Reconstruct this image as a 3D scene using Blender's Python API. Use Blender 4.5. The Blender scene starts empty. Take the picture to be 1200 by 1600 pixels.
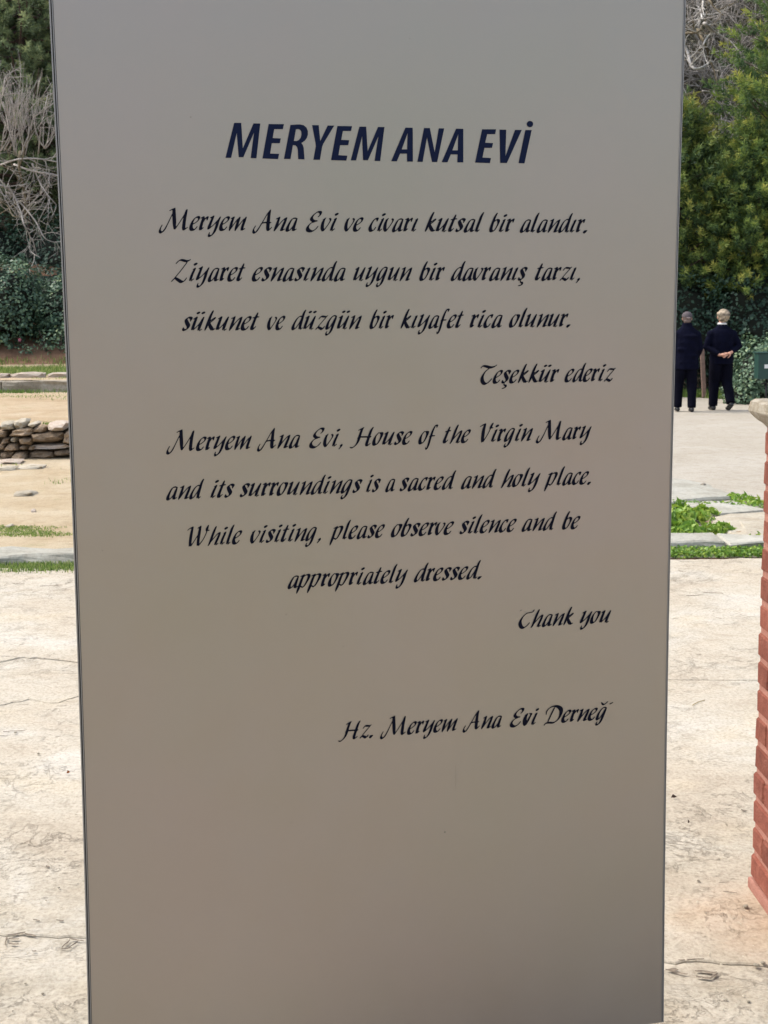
import bpy, bmesh, math, random
import numpy as np
from math import radians, sin, cos, pi, sqrt
from mathutils import Vector, Matrix, noise

S = bpy.context.scene
COL = S.collection
# ------------------------------------------------------------------ camera
EYE = 1.65; FPX = 2280.0; PITCH = radians(8.1); ROLL = radians(-0.376)
Fv = Vector((0, cos(PITCH), -sin(PITCH)))
R0 = Vector((1, 0, 0)); U0 = Vector((0, sin(PITCH), cos(PITCH)))
Rv = R0*cos(ROLL) + U0*sin(ROLL); Uv = -R0*sin(ROLL) + U0*cos(ROLL)
cd = bpy.data.cameras.new('camera'); cam = bpy.data.objects.new('camera', cd); COL.objects.link(cam)
cd.sensor_fit = 'VERTICAL'; cd.sensor_height = 24.0; cd.lens = FPX/1600*24.0
cd.clip_start = .05; cd.clip_end = 600
cd.dof.use_dof = True; cd.dof.focus_distance = 3.1; cd.dof.aperture_fstop = 17
M = Matrix((Rv, Uv, -Fv)).transposed().to_4x4(); M.translation = (0, 0, EYE)
cam.matrix_world = M
S.camera = cam
S.render.resolution_x = 768; S.render.resolution_y = 1024
# ------------------------------------------------------------------ light
SUN_EL = radians(54); SUN_AZ = radians(-76)      # azimuth from +Y towards +X: behind the scene, to the left
world = bpy.data.worlds.new("World"); S.world = world; world.use_nodes = True
wn = world.node_tree; bg = wn.nodes['Background']
sky = wn.nodes.new('ShaderNodeTexSky'); sky.sky_type = 'NISHITA'; sky.sun_disc = False
sky.sun_elevation = SUN_EL; sky.sun_rotation = SUN_AZ
sky.air_density = 1.0; sky.dust_density = 3.6; sky.ozone_density = 1.0
hs_ = wn.nodes.new('ShaderNodeHueSaturation'); hs_.inputs['Saturation'].default_value = .68      # thin high cloud: a paler sky
wn.links.new(sky.outputs[0], hs_.inputs['Color']); wn.links.new(hs_.outputs[0], bg.inputs[0]); bg.inputs[1].default_value = 0.15
sl = bpy.data.lights.new('sun', 'SUN'); so = bpy.data.objects.new('sun', sl); COL.objects.link(so)
sl.energy = 1.15; sl.angle = radians(24); sl.color = (1.0, .94, .84)
sd = Vector((sin(SUN_AZ)*cos(SUN_EL), cos(SUN_AZ)*cos(SUN_EL), sin(SUN_EL)))
so.rotation_euler = sd.to_track_quat('Z', 'Y').to_euler()
vs = S.view_settings
S.display_settings.display_device = 'sRGB'
vs.view_transform = 'Standard'; vs.look = 'None'; vs.gamma = 1; vs.use_curve_mapping = False
vs.exposure = 1.12
C0 = Vector((0, 0, EYE))

def ray(px, py):
    return (Fv*FPX + Rv*(px-600) - Uv*(py-800)).normalized()
def gz(px, py, z=0.0):                     # point seen at a pixel, on the level z
    d = ray(px, py); return C0 + d*((z-EYE)/d.z)
def gy(px, py, y):                         # point seen at a pixel, at the distance y
    d = ray(px, py); return C0 + d*(y/d.y)

# ------------------------------------------------------------------ helpers
def tag(o, label=None, cat=None, group=None, kind=None):
    if label: o['label'] = label
    if cat: o['category'] = cat
    if group: o['group'] = group
    if kind: o['kind'] = kind
    return o
def empty(name, loc, label, cat, rz=0, group=None):
    o = bpy.data.objects.new(name, None); COL.objects.link(o)
    o.location = loc; o.rotation_euler = (0, 0, rz); o.empty_display_size = .1
    return tag(o, label, cat, group)
def link(name, me, m=None, parent=None, smooth=False):
    o = bpy.data.objects.new(name, me); COL.objects.link(o)
    if m is not None and not me.materials: me.materials.append(m)
    if smooth: me.polygons.foreach_set('use_smooth', [True]*len(me.polygons))
    if parent is not None: o.parent = parent
    return o
def pyobj(name, vs_, fs, m, parent=None, smooth=False):
    me = bpy.data.meshes.new(name); me.from_pydata(vs_, [], fs); me.update()
    return link(name, me, m, parent, smooth)
def tri_mesh(name, V, T, attr=None):
    """fast triangle mesh from numpy arrays V(n,3), T(m,3), one float attribute per vertex"""
    me = bpy.data.meshes.new(name)
    V = np.asarray(V, dtype=np.float32); T = np.asarray(T, dtype=np.int32)
    me.vertices.add(len(V)); me.vertices.foreach_set('co', V.ravel())
    me.loops.add(T.size); me.loops.foreach_set('vertex_index', T.ravel())
    me.polygons.add(len(T)); me.polygons.foreach_set('loop_start', np.arange(0, T.size, 3, dtype=np.int32))
    me.polygons.foreach_set('loop_total', np.full(len(T), 3, dtype=np.int32))
    me.update(calc_edges=True)
    if attr is not None:
        for k, a in attr.items():
            at = me.attributes.new(k, 'FLOAT', 'POINT'); at.data.foreach_set('value', np.asarray(a, dtype=np.float32))
    me.validate()
    return me
def copy_tree(o, parent=None):
    c = o.copy(); COL.objects.link(c)
    c.parent = parent
    for ch in o.children: copy_tree(ch, c)
    return c
def box_bm(bm, cx, cy, cz, sx, sy, sz, bev=0.0, seg=1):
    r = bmesh.ops.create_cube(bm, size=1.0)
    for v in r['verts']:
        v.co = Vector((cx+v.co.x*sx, cy+v.co.y*sy, cz+v.co.z*sz))
    if bev:
        es = list({e for v in r['verts'] for e in v.link_edges})
        bmesh.ops.bevel(bm, geom=es, offset=bev, segments=seg, affect='EDGES', profile=.6)
def bm_mesh(name, bm):
    me = bpy.data.meshes.new(name); bm.to_mesh(me); bm.free(); return me
def tube_arrays(pts, rads, sides=5, cap=True):
    pts = [Vector(p) for p in pts]; V = []; T = []
    up = Vector((.13, .21, 1)).normalized()
    n = len(pts)
    for i, p in enumerate(pts):
        t = (pts[min(i+1, n-1)] - pts[max(i-1, 0)]).normalized()
        a = t.cross(up)
        if a.length < 1e-3: a = t.cross(Vector((1, 0, 0)))
        a.normalize(); b = t.cross(a)
        for k in range(sides):
            th = 2*pi*k/sides
            V.append(p + (a*cos(th)+b*sin(th))*rads[i])
    for i in range(n-1):
        for k in range(sides):
            a0 = i*sides+k; a1 = i*sides+(k+1) % sides; b0 = a0+sides; b1 = a1+sides
            T.append((a0, b0, b1)); T.append((a0, b1, a1))
    if cap:
        V.append(pts[-1]); e = len(V)-1
        for k in range(sides): T.append(((n-1)*sides+(k+1) % sides, (n-1)*sides+k, e))
        V.append(pts[0]); e = len(V)-1
        for k in range(sides): T.append((k, (k+1) % sides, e))
    return V, T
class Tubes:
    def __init__(s): s.V = []; s.T = []
    def add(s, pts, rads, sides=5):
        V, T = tube_arrays(pts, rads, sides); o = len(s.V)
        s.V += [tuple(v) for v in V]; s.T += [(a+o, b+o, c+o) for a, b, c in T]
    def mesh(s, name): return tri_mesh(name, np.array(s.V), np.array(s.T))
def catmull(P, n=6):
    P = [np.array(p, float) for p in P]
    if len(P) < 3: return [P[0]+(P[-1]-P[0])*i/n for i in range(n+1)]
    out = []
    Q = [2*P[0]-P[1]] + P + [2*P[-1]-P[-2]]
    for i in range(1, len(Q)-2):
        a, b, c, d = Q[i-1:i+3]
        for k in range(n):
            t = k/n
            out.append(.5*((2*b)+(-a+c)*t+(2*a-5*b+4*c-d)*t*t+(-a+3*b-3*c+d)*t**3))
    out.append(P[-1]); return out

# ------------------------------------------------------------------ materials
def new_mat(name):
    m = bpy.data.materials.new(name); m.use_nodes = True
    nt = m.node_tree; b = nt.nodes['Principled BSDF']
    return m, nt, b
def N(nt, typ, **kw):
    n = nt.nodes.new(typ)
    for k, v in kw.items():
        if k in n.inputs.keys() if isinstance(k, str) else False: n.inputs[k].default_value = v
        else: setattr(n, k, v)
    return n
def coords(nt, scale=(1, 1, 1), kind='Object'):
    if kind == 'World':
        g = nt.nodes.new('ShaderNodeNewGeometry'); out = g.outputs['Position']
    else:
        t = nt.nodes.new('ShaderNodeTexCoord'); out = t.outputs[kind]
    mp = nt.nodes.new('ShaderNodeMapping'); mp.inputs['Scale'].default_value = scale
    nt.links.new(out, mp.inputs['Vector']); return mp.outputs[0]
def tex_noise(nt, vec, scale, detail=6, rough=.6, dist=0):
    n = nt.nodes.new('ShaderNodeTexNoise')
    n.inputs['Scale'].default_value = scale; n.inputs['Detail'].default_value = detail
    n.inputs['Roughness'].default_value = rough; n.inputs['Distortion'].default_value = dist
    nt.links.new(vec, n.inputs['Vector']); return n.outputs['Fac']
def ramp(nt, fac, stops):
    r = nt.nodes.new('ShaderNodeValToRGB'); e = r.color_ramp.elements
    while len(e) < len(stops): e.new(.5)
    for i, (p, c) in enumerate(stops):
        e[i].position = p; e[i].color = (*c, 1) if len(c) == 3 else c
    nt.links.new(fac, r.inputs[0]); return r.outputs[0]
def mixc(nt, fac, a, b, mode='MIX'):
    m = nt.nodes.new('ShaderNodeMix'); m.data_type = 'RGBA'; m.blend_type = mode
    for sock, v in ((0, fac), (6, a), (7, b)):
        if isinstance(v, bpy.types.NodeSocket): nt.links.new(v, m.inputs[sock])
        elif isinstance(v, (int, float)): m.inputs[sock].default_value = v
        else: m.inputs[sock].default_value = (*v, 1)
    return m.outputs[2]
def math_(nt, op, a, b=0.0, c=None, clamp=False):
    m = nt.nodes.new('ShaderNodeMath'); m.operation = op; m.use_clamp = clamp
    for i, v in enumerate((a, b, c)):
        if v is None: continue
        if isinstance(v, bpy.types.NodeSocket): nt.links.new(v, m.inputs[i])
        else: m.inputs[i].default_value = v
    return m.outputs[0]
def bump(nt, b, h, strength=.3, dist=.01):
    n = nt.nodes.new('ShaderNodeBump'); n.inputs['Strength'].default_value = strength
    n.inputs['Distance'].default_value = dist
    nt.links.new(h, n.inputs['Height']); nt.links.new(n.outputs[0], b.inputs['Normal'])
def simple(name, col, rough=.7, metal=0, spec=.5, var=.0, vs_=20, bmp=0, bs=60, bd=.004):
    m, nt, b = new_mat(name)
    b.inputs['Roughness'].default_value = rough; b.inputs['Metallic'].default_value = metal
    b.inputs['Specular IOR Level'].default_value = spec
    v = coords(nt)
    if var:
        f = tex_noise(nt, v, vs_, 5)
        lo = [c*(1-var) for c in col]; hi = [min(1, c*(1+var)) for c in col]
        nt.links.new(ramp(nt, f, [(.3, lo), (.7, hi)]), b.inputs['Base Color'])
    else: b.inputs['Base Color'].default_value = (*col, 1)
    if bmp: bump(nt, b, tex_noise(nt, v, bs, 6), bmp, bd)
    return m
def per_object(nt, col, amt):
    oi = nt.nodes.new('ShaderNodeObjectInfo')
    h = nt.nodes.new('ShaderNodeHueSaturation')
    v = math_(nt, 'MULTIPLY_ADD', oi.outputs['Random'], amt*2, 1-amt)
    nt.links.new(v, h.inputs['Value']); nt.links.new(col, h.inputs['Color']); return h.outputs[0]

def pavement_mat():
    m, nt, b = new_mat('worn cream pavement')
    v = coords(nt, kind='World'); vx = coords(nt, (.95, 1.0, 1), 'World'); vf = coords(nt, (1, .8, 1), 'World')
    big = tex_noise(nt, vx, 1.6, 8, .62, .6)
    c = ramp(nt, big, [(.25, (.375, .32, .245)), (.42, (.43, .38, .30)), (.55, (.45, .41, .335)), (.70, (.51, .48, .42))])
    yel = tex_noise(nt, vx, 2.3, 4, .5)
    c = mixc(nt, ramp(nt, yel, [(.55, (0, 0, 0)), (.72, (.45, .45, .45))]), c, (.50, .42, .29))
    fine = tex_noise(nt, vf, 75, 6, .75)
    c = mixc(nt, .52, c, ramp(nt, fine, [(.33, (.42, .39, .34)), (.5, (1, 1, 1)), (.66, (1.3, 1.3, 1.28))]), 'MULTIPLY')
    med = tex_noise(nt, vx, 11, 10, .74, .8)
    c = mixc(nt, .42, c, ramp(nt, med, [(.3, (.52, .48, .42)), (.48, (1, 1, 1)), (.75, (1.2, 1.2, 1.22))]), 'MULTIPLY')
    # thin flaking edges: contour lines of a stretched noise
    cr = tex_noise(nt, vx, 2.4, 10, .66, .9)
    line = math_(nt, 'ABSOLUTE', math_(nt, 'SUBTRACT', cr, .52))
    gate = tex_noise(nt, vx, 1.3, 3)
    lm = math_(nt, 'MULTIPLY', ramp(nt, line, [(0, (1, 1, 1)), (.009, (0, 0, 0))]), ramp(nt, gate, [(.50, (0, 0, 0)), (.62, (1, 1, 1))]))
    cr2 = tex_noise(nt, vx, 7.5, 9, .68, .7)
    line2 = math_(nt, 'ABSOLUTE', math_(nt, 'SUBTRACT', cr2, .5))
    gate2 = tex_noise(nt, vx, 2.7, 4)
    lm2 = math_(nt, 'MULTIPLY', ramp(nt, line2, [(0, (.7, .7, .7)), (.010, (0, 0, 0))]), ramp(nt, gate2, [(.48, (0, 0, 0)), (.6, (1, 1, 1))]))
    lm = math_(nt, 'MAXIMUM', lm, lm2)
    c = mixc(nt, math_(nt, 'MULTIPLY', lm, .42), c, (.20, .15, .10))
    # rusty stain washed off the brick pier, its own shape
    g = nt.nodes.new('ShaderNodeNewGeometry')
    d = nt.nodes.new('ShaderNodeVectorMath'); d.operation = 'DISTANCE'; nt.links.new(g.outputs['Position'], d.inputs[0])
    d.inputs[1].default_value = (1.02, 3.75, 0)
    dd = math_(nt, 'ADD', d.outputs['Value'], math_(nt, 'MULTIPLY', tex_noise(nt, v, 7, 5), .35))
    c = mixc(nt, ramp(nt, dd, [(.2, (.26, .26, .26)), (.46, (0, 0, 0))]), c, (.50, .26, .13))
    patchy = tex_noise(nt, v, 3.2, 6, .65)
    near = nt.nodes.new('ShaderNodeSeparateXYZ'); nt.links.new(g.outputs['Position'], near.inputs[0])
    ny = ramp(nt, math_(nt, 'MULTIPLY', near.outputs['Y'], .1), [(.33, (.75, .75, .75)), (.5, (0, 0, 0))])
    gm = math_(nt, 'MULTIPLY', ny, ramp(nt, patchy, [(.32, (1, 1, 1)), (.62, (.15, .15, .15))]))
    c = mixc(nt, gm, c, mixc(nt, 1.0, c, (.62, .60, .54), 'MULTIPLY'))  # darker and greyer in patches, stronger on the nearest pavement
    nt.links.new(c, b.inputs['Base Color'])
    b.inputs['Roughness'].default_value = .9; b.inputs['Specular IOR Level'].default_value = .25
    h = math_(nt, 'ADD', math_(nt, 'MULTIPLY', fine, .25), math_(nt, 'MULTIPLY', med, .8))
    h = math_(nt, 'SUBTRACT', h, math_(nt, 'MULTIPLY', lm, .5))
    bump(nt, b, h, .7, .012)
    return m
def ground_mat(name, c0, c1, c2, green=0, fs=60, ps=1.5):
    m, nt, b = new_mat(name)
    v = coords(nt, kind='World'); vx = coords(nt, (.95, 1, 1), 'World')
    c = ramp(nt, tex_noise(nt, vx, ps, 7, .6, .5), [(.3, c0), (.5, c1), (.72, c2)])
    f = tex_noise(nt, v, fs, 6, .75)
    c = mixc(nt, .55, c, ramp(nt, f, [(.3, (.52, .5, .46)), (.5, (1, 1, 1)), (.7, (1.2, 1.2, 1.2))]), 'MULTIPLY')
    f2 = tex_noise(nt, v, 9, 6, .7)
    c = mixc(nt, .45, c, ramp(nt, f2, [(.32, (.62, .58, .52)), (.5, (1, 1, 1))]), 'MULTIPLY')
    if green:
        gm = ramp(nt, tex_noise(nt, vx, 2.2, 6, .7), [(.6, (0, 0, 0)), (.72, (green,)*3)])
        c = mixc(nt, gm, c, (.13, .18, .05))
    nt.links.new(c, b.inputs['Base Color']); b.inputs['Roughness'].default_value = .95
    b.inputs['Specular IOR Level'].default_value = .2
    bump(nt, b, math_(nt, 'ADD', f, f2), .6, .02)
    return m
def leaf_mat(name, stops, rough=.5, trans=.25, amt=.15, spec=.4):
    """colour from the vertex attribute tint (leaf to leaf, old to young; in bushes also painted light and shade)"""
    m, nt, b = new_mat(name)
    a = nt.nodes.new('ShaderNodeAttribute'); a.attribute_name = 'tint'
    c = ramp(nt, a.outputs['Fac'], stops)
    c = per_object(nt, c, amt)
    nt.links.new(c, b.inputs['Base Color']); b.inputs['Roughness'].default_value = rough
    b.inputs['Specular IOR Level'].default_value = spec
    if trans:
        t = nt.nodes.new('ShaderNodeBsdfTranslucent'); nt.links.new(c, t.inputs[0])
        mx = nt.nodes.new('ShaderNodeMixShader'); mx.inputs[0].default_value = trans
        nt.links.new(b.outputs[0], mx.inputs[1]); nt.links.new(t.outputs[0], mx.inputs[2])
        nt.links.new(mx.outputs[0], nt.nodes['Material Output'].inputs[0])
    return m
def stone_mat(name, c0, c1, c2, amt=.2, sc=4, white=0):
    m, nt, b = new_mat(name)
    v = coords(nt)
    oi = nt.nodes.new('ShaderNodeObjectInfo')
    off = nt.nodes.new('ShaderNodeVectorMath'); off.operation = 'ADD'
    nt.links.new(v, off.inputs[0])
    mu = math_(nt, 'MULTIPLY', oi.outputs['Random'], 37.0)
    cmb = nt.nodes.new('ShaderNodeCombineXYZ'); nt.links.new(mu, cmb.inputs[0]); nt.links.new(mu, cmb.inputs[2])
    nt.links.new(cmb.outputs[0], off.inputs[1]); v = off.outputs[0]
    n1 = tex_noise(nt, v, sc, 8, .65, .4); n2 = tex_noise(nt, v, sc*9, 6, .7)
    c = ramp(nt, n1, [(.3, c0), (.5, c1), (.7, c2)])
    c = mixc(nt, .5, c, ramp(nt, n2, [(.32, (.5, .48, .45)), (.52, (1, 1, 1)), (.75, (1.2, 1.2, 1.2))]), 'MULTIPLY')
    c = per_object(nt, c, amt)
    nt.links.new(c, b.inputs['Base Color']); b.inputs['Roughness'].default_value = .9
    b.inputs['Specular IOR Level'].default_value = .25
    bump(nt, b, math_(nt, 'ADD', n1, math_(nt, 'MULTIPLY', n2, .5)), .7, .02)
    return m
def panel_mat():
    m, nt, b = new_mat('silver painted metal')
    v = coords(nt)
    n1 = tex_noise(nt, v, 1.1, 3, .5); n2 = tex_noise(nt, v, 900, 2, .5); n3 = tex_noise(nt, v, 6, 6, .7)
    c = ramp(nt, n1, [(.35, (.375, .330, .303)), (.65, (.350, .328, .280))])
    c = mixc(nt, .12, c, ramp(nt, n2, [(.3, (.6, .6, .6)), (.7, (1.3, 1.3, 1.3))]), 'MULTIPLY')
    c = mixc(nt, .10, c, ramp(nt, n3, [(.3, (.8, .78, .74)), (.6, (1.05, 1.05, 1.05))]), 'MULTIPLY')
    nt.links.new(c, b.inputs['Base Color'])
    b.inputs['Metallic'].default_value = .85
    r = ramp(nt, n3, [(.3, (.34, .34, .34)), (.7, (.42, .42, .42))]); nt.links.new(r, b.inputs['Roughness'])
    bump(nt, b, math_(nt, 'ADD', n2, math_(nt, 'MULTIPLY', n1, 3)), .04, .002)
    return m
MAT = {}
MAT['pave'] = pavement_mat()
MAT['sand'] = ground_mat('pale sandy earth', (.37, .285, .175), (.43, .35, .235), (.48, .41, .30), .5)
MAT['terrace'] = ground_mat('sandy terrace earth', (.36, .265, .16), (.43, .335, .22), (.48, .395, .28), .35)
MAT['path'] = ground_mat('pale concrete path', (.37, .335, .27), (.405, .37, .31), (.435, .405, .35), 0, 50, .8)
MAT['soil'] = ground_mat('dark joint soil', (.06, .045, .03), (.10, .075, .05), (.13, .10, .07), 0, 80)
MAT['bank'] = ground_mat('brown earth bank', (.12, .065, .038), (.20, .115, .07), (.26, .17, .11), .3, 25)
MAT['hill'] = ground_mat('scrubby hillside', (.03, .027, .02), (.085, .075, .058), (.20, .18, .15), .4, 9, 2.6)
MAT['slab'] = stone_mat('pale worn flagstone', (.29, .275, .225), (.37, .36, .305), (.44, .43, .38), .1, 3)
MAT['wallstone'] = stone_mat('brown field stone', (.19, .13, .08), (.32, .235, .155), (.48, .385, .28), .35, 9)
MAT['palestone'] = stone_mat('pale lime stone', (.37, .315, .23), (.45, .40, .31), (.52, .48, .39), .15, 5)
MAT['pinkstone'] = stone_mat('pinkish lime stone', (.40, .30, .24), (.50, .42, .34), (.58, .52, .44), .2, 5)
MAT['curb'] = stone_mat('weathered grey curb stone', (.20, .17, .13), (.28, .25, .20), (.38, .36, .31), .15, 4)
MAT['cap'] = stone_mat('rough limestone cap', (.20, .17, .12), (.36, .32, .25), (.58, .55, .48), .05, 14)
MAT['panel'] = panel_mat()
MAT['trim'] = simple('brushed aluminium trim', (.27, .265, .26), .42, .6, var=.06, vs_=8)
MAT['gap'] = simple('dark seam', (.05, .047, .044), .8)
MAT['darkmetal'] = simple('black painted steel', (.018, .018, .02), .5, .2, bmp=.1)
MAT['navy'] = simple('navy vinyl film', (.0035, .0085, .034), .6, spec=.12, var=.1, vs_=40)
MAT['ink'] = simple('blue black vinyl film', (.0022, .003, .011), .6, spec=.1, var=.1, vs_=40)
MAT['faint'] = simple('worn film residue', (.17, .16, .145), .6)
MAT['bark'] = simple('brown bark', (.085, .055, .045), .9, var=.4, vs_=12, bmp=.8, bs=20, bd=.03)
MAT['dead'] = simple('dead grey wood', (.36, .33, .30), .9, var=.35, vs_=6, bmp=.5, bs=40)
MAT['deadbrown'] = simple('mossy dead wood', (.17, .14, .09), .9, var=.45, vs_=5, bmp=.5, bs=40)
MAT['deadpale'] = simple('bleached dead wood', (.55, .52, .48), .85, var=.25, vs_=6, bmp=.4, bs=40)
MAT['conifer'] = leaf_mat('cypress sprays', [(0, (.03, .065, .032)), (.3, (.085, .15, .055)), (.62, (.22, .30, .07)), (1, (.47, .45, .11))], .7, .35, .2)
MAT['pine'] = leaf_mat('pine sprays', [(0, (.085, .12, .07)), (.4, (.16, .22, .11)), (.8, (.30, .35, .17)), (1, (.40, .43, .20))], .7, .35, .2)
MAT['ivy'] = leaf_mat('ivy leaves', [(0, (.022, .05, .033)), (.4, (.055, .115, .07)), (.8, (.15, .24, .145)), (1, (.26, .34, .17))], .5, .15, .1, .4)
MAT['scrubleaf'] = leaf_mat('grey green scrub leaves', [(0, (.05, .055, .035)), (.5, (.12, .12, .08)), (1, (.24, .23, .17))], .8, .2, .25)
MAT['grass'] = leaf_mat('grass blades', [(0, (.06, .12, .025)), (.4, (.15, .245, .05)), (.75, (.27, .36, .09)), (1, (.47, .45, .20))], .55, .35, .1)
MAT['weed'] = leaf_mat('weed leaves', [(0, (.08, .17, .02)), (.5, (.17, .32, .035)), (1, (.36, .46, .07))], .45, .35, .12)
MAT['core'] = simple('painted inner shade', (.012, .016, .010), .95)  # near-black fill that paints the shade deep inside the bushes

# ================================================================== THE SETTING
def hgt(x, y):
    z = 0.0
    if y > 12: z -= .2*min(1, (y-12)/13)
    if y > 25: z -= .05*min(1, (y-25)/4)
    if x < .3 and 9 < y < 21: t = min(1, max(0, (y-11)/4.4)); z += .085*t*t*(3-2*t)*min(1, (.3-x)) + .2*min(1, max(0, (y-12)/13))*min(1, (.3-x))
    return z
def hill_h(x, y):
    y0 = 31.0 + .7*sin(x*.35)
    t = max(0, y-y0)
    z = hgt(x, y)
    if t > 0:
        z += .85*t - (t*t)*.004
        z += (noise.noise(Vector((x*.25, y*.25, 0)))*1.3 + noise.noise(Vector((x*.9, y*.9, 3)))*.45)*min(1, t/3)
    return z
def grid_obj(name, xs, ys, hf, m, dz=0, mask=None):
    V = [(x, y, hf(x, y)+dz) for y in ys for x in xs]; nx = len(xs); Fs = []
    for j in range(len(ys)-1):
        for i in range(nx-1):
            if mask and not mask((xs[i]+xs[i+1])/2, (ys[j]+ys[j+1])/2): continue
            a = j*nx+i; Fs.append((a, a+1, a+nx+1, a+nx))
    o = pyobj(name, V, Fs, m, smooth=True); return tag(o, kind='structure')
gr = grid_obj('ground', [-400, -60, -30, -15] + list(np.linspace(-12, 14, 27)) + [20, 40, 70, 400],
              [-300, -60, -20, -8, 0, 4, 8, 9, 10, 11, 12, 13, 14, 15, 16, 17, 18, 20, 22, 25, 27, 29, 32, 60], lambda x, y: hgt(x, y), MAT['sand'], -.03)
grid_obj('hillside', [-200, -120, -60, -40] + list(np.linspace(-30, 30, 101)) + [40, 60, 120, 200],
         list(np.linspace(30.5, 60, 60)) + [70, 90, 130, 200], lambda x, y: hill_h(x, min(y, 90)), MAT['hill'], -.02)
# ---- pavement pads: real pieces with open, wandering joints between them
bed = pyobj('joint_bed', [(-7, -2.5, -.018), (7, -2.5, -.018), (7, 9.32, -.018), (-7, 9.32, -.018)], [(0, 1, 2, 3)], MAT['soil'])
tag(bed, kind='structure')
pave = bpy.data.objects.new('pavement', None); COL.objects.link(pave); tag(pave, kind='structure')
def wander(pts, amp, seed, n=90):
    """polyline through ground points with a ragged edge"""
    pts = [Vector((p[0], p[1], 0)) for p in pts]; out = []
    L = [0]
    for a, b in zip(pts, pts[1:]): L.append(L[-1]+(b-a).length)
    for i in range(n+1):
        s = L[-1]*i/n
        for k in range(len(L)-1):
            if s <= L[k+1]+1e-9: break
        t = (s-L[k])/(L[k+1]-L[k]); p = pts[k].lerp(pts[k+1], t)
        w = noise.noise(Vector((p.x*2.3, seed, 0)))+.5*noise.noise(Vector((p.x*8, seed, 5)))+.3*noise.noise(Vector((p.x*23, seed, 9)))
        out.append(Vector((p.x, p.y+w*amp, 0)))
    return out
def P(px, py, z=0): v = gz(px, py, z); return (v.x, v.y)
def ext(L): # extend both ends out to x = -7 / 7
    return [(-7, L[0][1])] + L + [(7, L[-1][1])]
b_front = [(-7, -2.4), (7, -2.4)]
b_lo = ext([P(0, 1490), P(40, 1499), P(100, 1502), P(600, 1520), P(1040, 1538), P(1100, 1538), P(1160, 1543), P(1200, 1549)])
b_hi = ext([P(0, 1459), P(12, 1462), P(130, 1464), P(600, 1480), P(1040, 1502), P(1200, 1508)])
b_c3 = ext([P(0, 1101), P(25, 1096), P(50, 1090), P(72, 1094), P(90, 1098), P(130, 1086), P(300, 1063)])
b_j = ext([P(0, 1051.5), P(600, 1056), P(1045, 1063), P(1185, 1064)])
b_c1 = ext([P(0, 1036), P(35, 1027), P(60, 1028), P(118, 1033), P(260, 1050)])
b_end = ext([P(0, 889), P(1100, 874)])
def pad(lo, hi, z, gap, m=MAT['pave'], x0=None, x1=None):
    th = .03
    gp = lambda v: gap*max(.05, .75+2.2*noise.noise(Vector((v.x*1.7, v.y*.9, 31))))
    lo2 = [(v.x, v.y+gp(v), z) for v in lo]; hi2 = [(v.x, v.y-gp(v), z) for v in hi]
    pts = [(a, b) for a, b in zip(lo2, hi2) if b[1]-a[1] > .004 and (x0 is None or a[0] >= x0) and (x1 is None or a[0] <= x1)]
    V = []; Fs = []
    bv = .004
    for a, b in pts:
        V += [(a[0], a[1], z-th), (a[0], a[1], z-bv), (a[0], a[1]+bv, z), (b[0], b[1]-bv, z), (b[0], b[1], z-bv), (b[0], b[1], z-th)]
    for i in range(len(pts)-1):
        for k in range(5):
            a = i*6+k; Fs.append((a, a+6, a+7, a+1))
    return pyobj('pavement_slab', V, Fs, m, pave)
NW = 500
W_front = wander(b_front, 0, 1, NW); 
def sample(L, amp, seed): 
    # resample on common x stations
    xs = np.linspace(-7, 7, NW+1); X = [p[0] for p in L]; Y = [p[1] for p in L]
    out = []
    for x in xs:
        w = noise.noise(Vector((x*2.3, seed, 0)))+.6*noise.noise(Vector((x*8, seed, 5)))+.5*noise.noise(Vector((x*27, seed, 9)))
        out.append(Vector((x, float(np.interp(x, X, Y))+w*amp, 0)))
    return out
s_front = sample(b_front, 0, 0); s_lo = sample(b_lo, .022, 3); s_hi = sample(b_hi, .03, 7)
s_c3 = sample(b_c3, .06, 11); s_j = sample(b_j, .0008, 13); s_c1 = sample(b_c1, .05, 17); s_end = sample(b_end, .035, 19)
pad(s_front, s_lo, .002, .0010); pad(s_lo, s_hi, -.002, .0009)
# left of the sign the pavement is broken by two long cracks; right of it it is whole
xc = -.45
pad(s_hi, s_c3, 0, .0020, x1=xc); pad(s_c3, s_j, .002, .0045, x1=xc)
pad(s_hi, s_j, .001, .002, x0=xc+.02)
pad(s_j, s_c1, 0, .004, x1=xc); pad(s_c1, s_end, .004, .004, x1=xc); pad(s_j, s_end, .003, .004, x0=xc+.02)

# ---- path on the right, beyond the flagstones
def path_mask(x, y): return x > .8 + .04*(y-12) and x < 13 and not (y > 27.2 and x > 6.2+ (29.6-y)*.9)
grid_obj('path', list(np.linspace(0, 13, 27)), list(np.linspace(9.4, 30, 60)), hgt, MAT['path'], -.004, path_mask)

# ---- terrace behind the dry stone wall on the left
YW = 15.55; TZ = .38; TX1 = -.6
def ter_h(x, y): return TZ + .02*noise.noise(Vector((x*.8, y*.8, 1))) - (.25 if y < YW+.15 and y < YW else 0)
grid_obj('terrace', list(np.linspace(-16, TX1-.1, 40)), list(np.linspace(YW+.12, 22.2, 26)), ter_h, MAT['terrace'])
LZ = .54
def led_h(x, y): return LZ + .02*noise.noise(Vector((x*.8, y*.8, 4))) + max(0, y-26.2)*.42
grid_obj('upper_terrace', list(np.linspace(-16, TX1-.1, 40)), list(np.linspace(22.25, 26.4, 16)), led_h, MAT['terrace'])
grid_obj('earth_bank', list(np.linspace(-16, TX1-.1, 40)), list(np.linspace(26.38, 31.5, 18)),
         lambda x, y: led_h(x, y)+.15*noise.noise(Vector((x, y, 7)))*min(1, (y-26.38)), MAT['bank'])

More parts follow.
